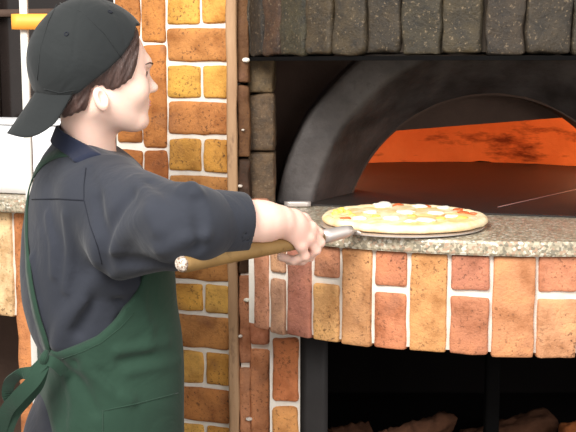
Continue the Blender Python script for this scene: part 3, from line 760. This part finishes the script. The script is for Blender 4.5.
def shirt_cut(X, Y, Z): return np.maximum(shirt_sdf(X, Y, Z), zlow-Z)
shirt = sdf_mesh('shirt', [surface_nets(shirt_cut, shirt_lo, shirt_hi, .0041)], M['shirt'], person, 1)
# surface seams: yoke line and armhole (thin raised seam following the cloth)
def onsurf(px, py):
    return march(shirt_sdf, px, py)
def seam(pts, r=.0012):
    P = []
    for a, b in zip(pts[:-1], pts[1:]):
        for k in range(6): P.append(onsurf(a[0]+(b[0]-a[0])*k/6, a[1]+(b[1]-a[1])*k/6))
    P.append(onsurf(*pts[-1])); return P
mb = MB()
tube(mb, seam([(32, 199.5), (58, 199), (84, 200.5)]), .0013, 6)
tube(mb, seam([(86, 168), (84, 185), (84, 200), (90, 225), (98, 248), (102, 264)]), .0011, 6)
mb.build('seam', M['stitch'], shirt)
# rolled cuff
def cuff_sdf(X, Y, Z):
    t_ = (X-cuff_end.x)*fc.x+(Y-cuff_end.y)*fc.y+(Z-cuff_end.z)*fc.z
    d = rcone(X, Y, Z, EL, WR+fa*.1, .060, .050)
    d = d-.0025*np.sin(60*Z+30*t_)
    d = smax(d, t_, .005); d = smax(d, -t_-.070, .006)
    inner = rcone(X, Y, Z, EL, WR+fa*.1, .053, .043)
    return smax(d, -np.maximum(inner, -(t_+.03)), .003)
lo = np.array(list(cuff_end))-.12; hi = np.array(list(cuff_end))+.1
sdf_mesh('cuff', [surface_nets(cuff_sdf, lo, hi, .0032)], M['shirt'], shirt, 1)
# collar: a turned-down band following the neckline
cb, cf = W(61, 122, YT), W(114, 150, YT); cn = Vector((-(cf.z-cb.z), 0, cf.x-cb.x)).normalized()
nk0, nk1 = hw_(-.020, 0, -.055), W(90, 168, YT-.01)
def collar_sdf(X, Y, Z):
    p = (X-cb.x)*cn.x+(Z-cb.z)*cn.z
    cone = rcone(X, Y, Z, nk0, nk1, .057, .064)-np.clip(-p, 0, .05)*.35
    d = smin(shirt_raw(X, Y, Z)-.0045, cone, .006)
    wd = .036+.14*np.clip(X-W(95, 150, YT).x, 0, .1)
    d = smax(smax(d, p, .003), -(p+wd), .003)
    d = smax(d, np.hypot(X-(cb.x+cf.x)/2-.005, (Y-YT+.01))-.125, .004)
    return np.maximum(d, -np.maximum(rcone(X, Y, Z, nk0, nk1, .0515, .0555), -(p+.03)))
cc_ = np.array(list((cb+cf)/2))
sdf_mesh('collar', [surface_nets(collar_sdf, cc_-np.array([.14, .15, .10]), cc_+np.array([.14, .14, .07]), .003)], M['collar'], shirt, 1, label='navy turned-down collar')

# apron: body of the apron, straps, pocket hem
un = lambda px, py, Y: (W(px, py, Y)-Vector((0, YT, 0))).dot(fw)
curve = [(52, 352, 1.97), (60, 354, 1.95), (80, 347, 1.94), (100, 338, 1.94), (120, 322, 1.94), (135, 305, 1.94), (146, 288, 1.94), (150, 270, 1.95), (156, 235, 1.98), (160, 200, 2.0)]
cu_ = [un(*p) for p in curve]; cz_ = [W(*p).z for p in curve]
uback = un(54, 390, 1.96)
afo = [([(118, 352, 1.93), (150, 346, 1.93), (166, 342, 1.95)], .006, .006), ([(85, 366, 1.93), (110, 388, 1.93), (130, 400, 1.93)], .008, .006), ([(95, 410, 1.93), (80, 380, 1.94), (62, 366, 1.95)], .008, -.005), ([(120, 362, 1.93), (150, 356, 1.93)], .005, -.005), ([(75, 362, 1.93), (100, 372, 1.93), (118, 392, 1.93)], .005, -.005), ([(140, 300, 1.93), (150, 330, 1.93), (148, 345, 1.93)], .008, .004), ([(130, 372, 1.93), (160, 366, 1.93), (178, 360, 1.93)], .006, .004), ([(70, 380, 1.93), (75, 405, 1.93), (72, 430, 1.93)], .008, .005)]
AFO = [([march(lambda X, Y, Z: torso(X, Y, Z)-.010, p[0], p[1]) for p in pts], w_, h_) for pts, w_, h_ in afo]
def apron_sdf(X, Y, Z):
    u = X*fw.x+(Y-YT)*fw.y
    base = torso(X, Y, Z)
    body = base-.010-.0035*np.sin(30*u+9*Z)*np.exp(-((Z-.86)/.12)**2)
    for pts, w_, h_ in AFO: body = body-h_*1.3*np.exp(-polydist(X, Y, Z, pts)**2/(2*(w_*1.1)**2))
    top_ = Z-np.interp(u, cu_, cz_)
    side = uback-u
    d = smax(body, top_*.8, .004); d = smax(d, side, .004)
    return np.maximum(d, W(100, 470, YT).z-.28-Z)
def apron_full(X, Y, Z):                  # below the hips the skirt hangs straight
    Zc = np.maximum(Z, sz[0]+.02)
    d1 = apron_sdf(X, Y, Zc); return np.maximum(d1, .42-Z)
apron = sdf_mesh('apron', [surface_nets(apron_full, (-.50, 1.88, .40), (.02, 2.36, 1.30), .0052)], M['apron'], person, 1)
mb = MB()
def asurf(px, py):
    return march(apron_full, px, py)
def aseam(pts): 
    P = []
    for a, b in zip(pts[:-1], pts[1:]):
        for k in range(6): P.append(asurf(a[0]+(b[0]-a[0])*k/6, a[1]+(b[1]-a[1])*k/6))
    return P+[asurf(*pts[-1])]
tube(mb, aseam([(102, 411), (140, 403), (178, 393)]), .0014, 6)
tube(mb, aseam([(103, 411), (103, 432), (103, 448)]), .0012, 6)
mb.build('pocket_seam', M['apron'], apron); mb = MB()
tube(mb, aseam([(62, 359), (82, 352), (101, 343), (120, 328), (134, 313)]), .0010, 6)
mb.build('hem', M['apron'], apron)
# strap over the shoulder and down the back, following the cloth
strap_pts = [(74, 152), (60, 153), (46, 160), (36, 172), (29.5, 190), (26.5, 215), (27, 245), (30, 280), (37, 315), (46, 342), (50, 358)]
P3 = []
for a, b in zip(strap_pts[:-1], strap_pts[1:]):
    for k in range(5): P3.append(onsurf(a[0]+(b[0]-a[0])*k/5, a[1]+(b[1]-a[1])*k/5))
P3.append(onsurf(*strap_pts[-1]))
def ribbon(mb, P, w, th, nrm_fn):
    vs = []; fs = []
    for i, p in enumerate(P):
        t_ = (P[min(i+1, len(P)-1)]-P[max(i-1, 0)]).normalized(); n = nrm_fn(p, i); s = t_.cross(n).normalized(); n = s.cross(t_).normalized()
        ww = w[i] if hasattr(w, '__len__') else w
        for a, b in ((-1, 0), (-1, 1), (1, 1), (1, 0)): vs.append(list(p+s*a*ww/2+n*(b*th)))
    for i in range(len(P)-1):
        for k in range(4): fs.append((i*4+k, i*4+(k+1) % 4, (i+1)*4+(k+1) % 4, (i+1)*4+k))
    fs += [(0, 1, 2, 3), tuple(len(P)*4-4+k for k in (3, 2, 1, 0))]; mb.add(vs, fs)
def grad(p):
    e = .004; g_ = []
    for i in range(3):
        a = [np.array([p[j]+(e if j == i else 0)]) for j in range(3)]; b = [np.array([p[j]-(e if j == i else 0)]) for j in range(3)]
        g_.append(float(shirt_raw(*a)[0]-shirt_raw(*b)[0]))
    return Vector(g_).normalized()
# soften the path
for _ in range(3): P3 = [P3[0]]+[(P3[i-1]+P3[i]*2+P3[i+1])/4 for i in range(1, len(P3)-1)]+[P3[-1]]
G3 = [grad(p) for p in P3]
mb = MB(); ribbon(mb, [p+n*.0005 for p, n in zip(P3, G3)], .022, .003, lambda p, i: G3[i]); mb.build('strap', M['apron'], apron)
# bow at the back of the waist
mb = MB()
def smooth_path(pts, n=8):
    P = [Vector(p) for p in pts]; out = []
    for i in range(len(P)-1):
        p0, p1, p2, p3 = P[max(i-1, 0)], P[i], P[i+1], P[min(i+2, len(P)-1)]
        for k in range(n):
            t_ = k/n; out.append(.5*((2*p1)+(p2-p0)*t_+(2*p0-5*p1+4*p2-p3)*t_*t_+(3*p1-p0-3*p2+p3)*t_**3))
    return out+[P[-1]]
view = lambda p, i: (Vector((0, 0, CZ))-p).normalized()
kn = [W(47, 351, 1.94), W(44, 358, 1.93), W(43, 366, 1.94), W(46, 371, 1.95)]
tube(mb, smooth_path(kn), [.0045+.0045*math.sin(math.pi*i/24) for i in range(25)], 12)
tw = lambda p, i: (view(p, i)+Vector((0, 0, 1))*.6*math.sin(i*.25)).normalized()
ribbon(mb, smooth_path([W(44, 362, 1.93), W(33, 372, 1.92), W(20, 374, 1.93), W(10, 382, 1.95), W(8, 396, 1.97), W(15, 402, 1.98), W(28, 388, 1.97), W(40, 368, 1.95)]), .022, .0025, tw)
ribbon(mb, smooth_path([W(43, 364, 1.93), W(34, 380, 1.91), W(18, 397, 1.91), W(6, 412, 1.93), W(-2, 436, 1.95)]), .026, .0025, view)
ribbon(mb, smooth_path([W(45, 366, 1.935), W(40, 384, 1.925), W(30, 398, 1.93), W(14, 418, 1.94), W(4, 450, 1.96)]), .016, .0025, view)
ribbon(mb, smooth_path([W(46, 360, 1.935), W(52, 362, 1.93), W(58, 366, 1.935), W(64, 372, 1.945)]), .020, .003, view)
mb.build('waist_bow', M['apron'], apron, smooth=False)

# trousers and shoes
zc = sz[0]
def trousers(X, Y, Z):
    hipc = Vector((sx[2], YT, .86)); d = ell(X, Y, Z, (sx[3]-.005, YT, .85), (.125, .13, .14))
    k_ = None
    for s in (-1, 1):
        h = Vector((sx[3]-.01, YT, 0))+lf*s*.085
        a = (h.x, h.y, .82); b = (h.x+.01, h.y, .48); c = (h.x-.02, h.y, .06)
        q = smin(rcone(X, Y, Z, a, b, .080, .066), rcone(X, Y, Z, b, c, .068, .052), .02)
        k_ = q if k_ is None else np.minimum(k_, q)
    return np.maximum(smin(d, k_, .03), .05-Z)
bk = sdf_mesh('trousers', [surface_nets(trousers, (-.58, 1.88, .03), (-.08, 2.38, 1.03), .008)], M['trousers'], person, 1)
for s in (-1, 1):
    h = Vector((sx[3]-.03, YT, 0))+lf*s*.085
    def shoe(X, Y, Z):
        a = h; b = h+fw*.16
        d = smin(rcone(X, Y, Z, (a.x, a.y, .045), (b.x, b.y, .03), .045, .036), rcone(X, Y, Z, (a.x, a.y, .05), (a.x, a.y, .09), .04, .04), .02)
        return np.maximum(d, .001-Z)
    sdf_mesh('shoe', [surface_nets(shoe, (h.x-.1, h.y-.12, -.01), (h.x+.24, h.y+.16, .15), .006)], M['shoe'], person, 1)

# ---------------- body: head + neck, chest, forearm + hand, one mesh
def head_raw(X, Y, Z):
    f, l, u = loc(X, Y, Z); al = np.abs(l)
    d = ell(f, l, u, (-.004, 0, .030), (.097, .075, .088))
    d = smin(d, ell(f, l, u, (.030, 0, -.022), (.066, .062, .078)), .03)          # face mass
    d = smin(d, rcone(f, al, u, (-.006, .048, -.052), (.066, .012, -.086), .018, .019), .030)   # jaw
    d = smin(d, ell(f, l, u, (.082, 0, -.088), (.016, .020, .015)), .018)         # chin
    d = smin(d, ell(f, al, u, (.062, .036, -.030), (.026, .022, .024)), .020)     # cheek
    d = smin(d, ell(f, l, u, (.078, 0, -.054), (.022, .026, .020)), .014)         # muzzle
    d = smin(d, rcone(f, l, u, (.091, 0, .000), (.111, 0, -.024), .0060, .0085), .012)   # nose bridge
    d = smin(d, rcone(f, al, u, (.106, .004, -.026), (.099, .011, -.029), .0075, .0055), .006)
    d = smin(d, rcone(f, l, u, (.091, -.016, .022), (.091, .016, .022), .009, .009), .02)    # brow
    d = smax(d, -ell(f, al, u, (.100, .031, .004), (.015, .016, .009)), .010)      # eye socket
    d = smin(d, rcone(f, al, u, (.0835, .022, .006), (.0800, .040, .0045), .0062, .0055), .004)   # upper lid
    d = smin(d, rcone(f, al, u, (.0965, 0, -.0500), (.090, .018, -.0525), .0048, .0028), .004)   # upper lip
    d = smin(d, rcone(f, al, u, (.0950, 0, -.0585), (.089, .016, -.0560), .0052, .0028), .004)   # lower lip
    d = smax(d, -rcone(f, al, u, (.1035, 0, -.0545), (.0905, .022, -.0525), .0012, .0012), .0025)  # mouth line
    # ear
    e = ell(f+(u+.045)*.25, al, u, (-.010, .0745, -.043), (.0135, .0095, .0225))
    e = smax(e, -ell(f+(u+.045)*.25, al, u, (-.007, .087, -.040), (.0088, .0125, .0150)), .0015)
    e = smin(e, ell(f, al, u, (.000, .0755, -.046), (.0035, .004, .006)), .003)
    d = smin(d, e, .006)
    return d
def head_sdf(X, Y, Z):
    d = head_raw(X, Y, Z)
    nk0, nk1 = hw_(-.020, 0, -.055), W(90, 168, YT-.01)
    return smin(d, rcone(X, Y, Z, nk0, nk1, .049, .053), .022)
lo = np.array(list(H0))-np.array([.14, .13, .22]); hi = np.array(list(H0))+np.array([.15, .14, .14])
headm = surface_nets(head_sdf, lo, hi, .0021)
def chest_sdf(X, Y, Z):
    d = torso(X, Y, Z)+.022
    return np.maximum(smin(d, rcone(X, Y, Z, SH, EL, .05, .04), .03), 0)+0*X if False else smin(d, rcone(X, Y, Z, SH, EL, .045, .036), .03)
chestm = surface_nets(chest_sdf, (-.60, 1.72, .80), (-.06, 2.40, 1.27), .010)
# hand: right hand closed round the handle
MC = [W(304, 219.5, 1.985), W(311, 228, 1.968), W(309, 238, 1.958), W(301, 246, 1.950)]
PI_ = [W(318.5, 233, 1.997), W(320, 242.5, 1.983), W(316, 250, 1.972), W(305, 256, 1.960)]
DI = [W(315, 251, 2.020), W(310, 257, 2.008), W(302, 260.5, 1.990), W(294, 260.5, 1.974)]
TI = [W(304, 254, 2.036), W(298, 258, 2.024), W(289, 261, 2.006), W(281, 257, 1.984)]
RF = [(.0100, .0094, .0086, .0078), (.0104, .0096, .0088, .0080), (.0102, .0094, .0088, .0082), (.0096, .0088, .0086, .0080)]
def hand_sdf(X, Y, Z):
    d = rcone(X, Y, Z, EL, W(262, 222, 1.905), .041, .034)
    wr = W(266, 221, 1.91)
    wr2 = W(279, 221.5, 1.925)
    d = smin(d, rcone(X, Y, Z, W(258, 222, 1.90), wr2, .036, .030), .02)
    for i in range(4):
        s = wr2.lerp(MC[i], .12)
        d = smin(d, rcone(X, Y, Z, s, MC[i], .019, RF[i][0]*1.15), .012)
    d = smin(d, ell(X, Y, Z, W(292, 223, 1.948), (.026, .022, .026)), .012)
    fg = None
    for i in range(4):
        q = smin(rcone(X, Y, Z, MC[i], PI_[i], RF[i][0], RF[i][1]), rcone(X, Y, Z, PI_[i], DI[i], RF[i][1], RF[i][2]), .003)
        q = smin(q, rcone(X, Y, Z, DI[i], TI[i], RF[i][2], RF[i][3]), .003)
        fg = q if fg is None else smin(fg, q, .0025)
    d = smin(d, fg, .006)
    for i in range(4):                    # knuckle bumps and tendons
        d = smin(d, ell(X, Y, Z, MC[i]+Vector((-.001, -.004, .003)), (.0085, .0085, .0085)), .006)
        a = wr2.lerp(MC[i], .35)+Vector((0, -.012, .010)); b = MC[i]+Vector((-.002, -.006, .005))
        d = d-.0012*np.exp(-rcone(X, Y, Z, a, b, 0, 0)**2/(2*.0035**2))
    # thumb, round the far side of the handle
    T0, T1, T2, T3 = wr2+Vector((.006, .030, -.002)), W(290, 225, 2.01), W(304, 232, 2.035), W(316, 240, 2.045)
    th = smin(rcone(X, Y, Z, T0, T1, .016, .0125), rcone(X, Y, Z, T1, T2, .012, .0105), .006)
    th = smin(th, rcone(X, Y, Z, T2, T3, .0105, .0085), .004)
    d = smin(d, th, .008)
    hd_ = rcone(X, Y, Z, hA, hB+ax*.05, .0145, .0135)
    return smax(d, -hd_, .002)
hl0 = WRL; hd0 = (WRL-ELL).normalized(); hs0 = hd0.cross(Vector((0, 1, 0))).normalized()
def lefthand(X, Y, Z):
    d = rcone(X, Y, Z, ELL, hl0+hd0*.03, .036, .026)
    for i in range(4):
        o_ = hs0*(.027-.018*i); m_ = hl0+hd0*(.105-.006*i)+o_; L = (.070, .078, .072, .056)[i]
        d = smin(d, rcone(X, Y, Z, hl0+hd0*.04+o_*.6, m_, .014, .0105), .008)
        a = m_+hd0*L*.5+Vector((-.004, .006, 0)); b = a+hd0*L*.32+Vector((-.010, .012, 0)); e = b+hd0*L*.2+Vector((-.012, .010, 0))
        for p, q in ((m_, a), (a, b), (b, e)): d = smin(d, rcone(X, Y, Z, p, q, .0092, .0078), .002)
    a = hl0+hd0*.045+hs0*.024; b = a+hd0*.03+hs0*.024; e = b+hd0*.032+hs0*.006
    d = smin(d, smin(rcone(X, Y, Z, a, b, .014, .011), rcone(X, Y, Z, b, e, .011, .0085), .004), .006)
    return d
c1_ = np.array(list(hl0+hd0*.08)); lhm = surface_nets(lefthand, c1_-.17, c1_+.16, .0035)
handm = surface_nets(hand_sdf, (EL.x-.02, 1.80, 1.02), (.10, 2.16, 1.22), .0021)
body = sdf_mesh('body', [headm, chestm, handm, lhm], M['skin'], person, 1)

# eyes, brows, lashes
M['eyewhite'] = plain('eye_white', S(238, 232, 228), .2, .5); M['iris'] = plain('dark_iris', S(30, 20, 16), .15, .5)
def sph(mb, c, r, n=10):
    v, f = cube_grid(n, n, n); v = v/np.linalg.norm(v, axis=1, keepdims=True); mb.add(v*r+np.array(list(c)), f)
for s in (-1, 1):
    mb = MB(); sph(mb, hw_(.0770, s*.031, .000), .0115); ey = mb.build('eye', M['eyewhite'], body)
    mb = MB(); sph(mb, hw_(.0835, s*.0305, -.0010), .0060); mb.build('iris', M['iris'], ey)
def hsurf(f, l, u, off=.0005):           # push a face point forward onto the skin
    p = hw_(f, l, u); d_ = hf
    q = p+d_*.05
    for _ in range(80):
        v = float(head_raw(np.array([q.x]), np.array([q.y]), np.array([q.z]))[0])
        if v < off: break
        q = q-d_*max(v*.7, .0003)
    return q
for s in (-1, 1):
    mb = MB(); tube(mb, [hsurf(.06, s*l_, u_, .0012) for l_, u_ in ((.018, .000), (.024, .0045), (.031, .0055), (.038, .0035), (.044, -.001))], [.0006, .0013, .0016, .0014, .0007], 8)
    mb.build('eyelash', M['hair'], body)
    mb = MB(); tube(mb, [hsurf(.06, s*l_, u_, .0006) for l_, u_ in ((.014, .0185), (.022, .0215), (.032, .0230), (.042, .0195))], [.0010, .0019, .0018, .0008], 8, flat=.8)
    mb.build('eyebrow', M['hair'], body)
M['lip'] = plain('lip', S(222, 142, 134), .45, .4)
mb = MB(); P = [hsurf(.06, l_, -.0508-.05*abs(l_), -.0002) for l_ in np.linspace(-.017, .017, 13)]; tube(mb, P, [.0008]+[.0026]*11+[.0008], 8, flat=.7)
P = [hsurf(.06, l_, -.0580+.08*abs(l_), -.0002) for l_ in np.linspace(-.015, .015, 13)]; tube(mb, P, [.0008]+[.003]*11+[.0008], 8, flat=.7); mb.build('lips', M['lip'], body)

# hair
hp = [(150, 24), (148, 42), (143, 60), (139, 72), (133, 80), (124, 86), (116, 90), (109, 90), (103, 86), (97, 85), (91, 88), (89, 96), (88, 106), (84, 111), (76, 113), (66, 118), (52, 112), (30, 90), (30, -20), (150, -20)]
hpl = []
for (px, py) in hp:
    p = W(px, py, 1.985); d = p-H0; hpl.append((d.dot(hf), d.z))
def inpoly_sd(F_, U_, poly):
    n = len(poly); d = None; ins = np.zeros(F_.shape, bool)
    for i in range(n):
        (ax_, ay), (bx, by) = poly[i], poly[(i+1) % n]; ex, ey = bx-ax_, by-ay; wx, wy = F_-ax_, U_-ay
        t_ = np.clip((wx*ex+wy*ey)/(ex*ex+ey*ey), 0, 1); q = np.hypot(wx-ex*t_, wy-ey*t_); d = q if d is None else np.minimum(d, q)
        c1 = (U_ >= ay) & (U_ < by); c2 = (U_ < ay) & (U_ >= by); cr = ex*wy-ey*wx
        ins ^= (c1 & (cr > 0)) | (c2 & (cr < 0))
    return np.where(ins, -d, d)
def hair_sdf(X, Y, Z):
    f, l, u = loc(X, Y, Z)
    d = head_raw(X, Y, Z)
    e_ = ell(f, l, u, (-.004, 0, .030), (.097, .075, .088)); d = smin(e_, ell(f, l, u, (-.045, 0, -.045), (.045, .056, .055)), .03); d = smin(d, ell(f, l, u, (.03, 0, -.022), (.066, .062, .078)), .03)
    st = .0010*np.sin(300*f-160*u+2*np.sin(60*u))+.0007*np.sin(640*f-330*u)
    d = d-.0065-st
    m_ = inpoly_sd(f+.15*0, u+.0016*np.sin(520*f+1), hpl)
    return smax(d, m_, .006)
lo = np.array(list(H0))-np.array([.14, .12, .11]); hi = np.array(list(H0))+np.array([.13, .14, .13])
sdf_mesh('hair', [surface_nets(hair_sdf, lo, hi, .0026)], M['hair'], body, 0)
# cap
capl = [(147, 24), (140, 38), (126, 55), (108, 70), (90, 83), (78, 93), (66, 96), (50, 96), (36, 92)]
cf_, cu2 = [], []
for (px, py) in capl:
    d = W(px, py, 1.97)-H0; cf_.append(d.dot(hf)); cu2.append(d.z)
cf_ = np.array(cf_[::-1]); cu2 = np.array(cu2[::-1])
def cap_outer(X, Y, Z):
    f, l, u = loc(X, Y, Z); a = -.5
    d = ell(f, l, u, (-.010, 0, .034), (.112, .090, .109))
    d = smin(d, ell(f, l, u, (-.045, 0, .01), (.076, .080, .085)), .03)
    return d
def cap_sdf(X, Y, Z):
    f, l, u = loc(X, Y, Z); d = cap_outer(X, Y, Z)
    ang = np.arctan2(u-.03, f+.01); az = np.arctan2(l, f+.01)
    top_ = np.exp(-((u-.14)/.09)**2)
    # panel seams
    d = d+.0012*np.exp(-(np.sin(az*3)/.06)**2*.5)*(u > .03)
    d = d+.0010*np.sin(35*f+20*u)*np.sin(30*u-12*f)
    low = np.interp(f, cf_, cu2)-u+.0*l
    d = smax(d, low, .004)
    return smax(d, -np.maximum(ell(f, l, u, (-.010, 0, .032), (.106, .084, .103)), -(u-np.interp(f, cf_, cu2)-.02)), .003)
lo = np.array(list(H0))-np.array([.16, .12, .10]); hi = np.array(list(H0))+np.array([.14, .15, .17])
cap = sdf_mesh('cap', [surface_nets(cap_sdf, lo, hi, .003)], M['cap'], person, 1)
mb = MB(); v, f = cube_grid(8, 8, 8); v = v/np.linalg.norm(v, axis=1, keepdims=True); c_ = hw_(-.010, 0, .1445); mb.add(v*np.array([.009, .009, .0045])+np.array(list(c_)), f); mb.build('cap_button', M['cap'], cap)
def capsurf(px, py, off=0):
    return march(cap_outer, px, py, 1.7, 2.2)
for (px, py) in ((66.5, 34), (110, 12)):
    mb = MB(); c_ = capsurf(px, py); n_ = (c_-hw_(-.01, 0, .03)).normalized(); a_ = n_.cross(Vector((0, 0, 1))).normalized(); b_ = n_.cross(a_)
    tube(mb, [c_+n_*.0006+(a_*math.cos(k*math.pi/6)+b_*math.sin(k*math.pi/6))*.0036 for k in range(13)], .0011, 8, caps=False); mb.build('eyelet', M['stitch'], cap)
# seams of the cap
mb = MB()
for pts in ([(57, 4), (48, 22), (40, 50), (37, 80)], [(60, 3), (82, 12), (105, 34), (122, 58)], [(44, 89), (60, 93), (76, 90)]):
    P = []
    for a, b in zip(pts[:-1], pts[1:]):
        for k in range(6): P.append(capsurf(a[0]+(b[0]-a[0])*k/6, a[1]+(b[1]-a[1])*k/6))
    P.append(capsurf(*pts[-1])); tube(mb, P, .0009, 6)
mb.build('cap_seam', M['cap'], cap)
# bill, hanging down over the nape
mb = MB(); vs = []; fs = []; ns, nt = 28, 14
def bill(s, t_):
    a = s*1.02
    bx, bl = -.010-.098*math.cos(a), .082*math.sin(a)
    z0 = -.024-.016*(1-math.cos(a))
    ln = 1-.04*abs(s)**2-.40*abs(s)**7
    return (bx-.060*t_*ln, bl*(1+.04*t_), z0-.010*s*s*t_-ln*t_*.088+.006*t_*t_)
for side in (0, 1):
    for i in range(ns+1):
        for j in range(nt+1):
            s = -1+2*i/ns; f_, l_, u_ = bill(s, j/nt); e = .0016*(1-.6*(j/nt)**4)
            p = hw_(f_-(e if side == 0 else -e)*.8, l_, u_+(e if side == 0 else -e)*.6); vs.append(list(p))
n1 = (ns+1)*(nt+1)
for i in range(ns):
    for j in range(nt):
        a = i*(nt+1)+j; b = a+nt+1; fs.append((a, a+1, b+1, b)); fs.append((n1+a, n1+b, n1+b+1, n1+a+1))
for i in range(ns): a = i*(nt+1)+nt; b = a+nt+1; fs.append((a, n1+a, n1+b, b)); a -= nt; b -= nt; fs.append((a, b, n1+b, n1+a))
for j in range(nt): fs.append((j, n1+j, n1+j+1, j+1)); a = ns*(nt+1)+j; fs.append((a, a+1, n1+a+1, n1+a))
mb.add(vs, fs); mb.build('bill', M['cap'], cap)

# ================================================================== LIGHT
def area(name, loc, target, size, power, col):
    L = bpy.data.lights.new(name, 'AREA'); L.energy = power; L.size = size; L.color = col
    o = bpy.data.objects.new(name, L); COL.objects.link(o); o.location = loc
    o.rotation_euler = (Vector(target)-Vector(loc)).to_track_quat('-Z', 'Y').to_euler(); return o
area('front_left_key', (-.9, .3, 2.7), (-.1, 2.3, 1.1), 1.2, 66, (1, .97, .92))  # added area light from upper front left; no lamp is seen there
area('front_right_fill', (1.7, -.6, 2.2), (0, 2.3, 1.2), 1.6, 30, (1, .98, .96))  # softer area light added on the camera's right, with no window behind it
def point(name, loc, power, col, r=.06):
    L = bpy.data.lights.new(name, 'POINT'); L.energy = power; L.color = col; L.shadow_soft_size = r
    o = bpy.data.objects.new(name, L); COL.objects.link(o); o.location = loc; return o
point('fire_glow', (.02, 3.12, 1.24), 2.7, (1, .60, .34))
point('ember_glow', (1.0, 3.15, 1.24), 2.7, (1, .60, .34))
w_ = bpy.data.worlds.new('room_light'); bpy.context.scene.world = w_; w_.use_nodes = True
bg = w_.node_tree.nodes['Background']; bg.inputs[0].default_value = (1, .98, .95, 1); bg.inputs[1].default_value = .48

cam = bpy.data.cameras.new('camera'); co = bpy.data.objects.new('camera', cam); COL.objects.link(co)
co.location = (0, 0, CZ); co.rotation_euler = (math.pi/2-PITCH, 0, 0); cam.sensor_width = 36; cam.lens = 36*F/576; cam.clip_start = .05
sc = bpy.context.scene; sc.camera = co
sc.view_settings.view_transform = 'Standard'; sc.view_settings.look = 'None'; sc.view_settings.gamma = 1; sc.view_settings.use_curve_mapping = False
sc.view_settings.exposure = .80
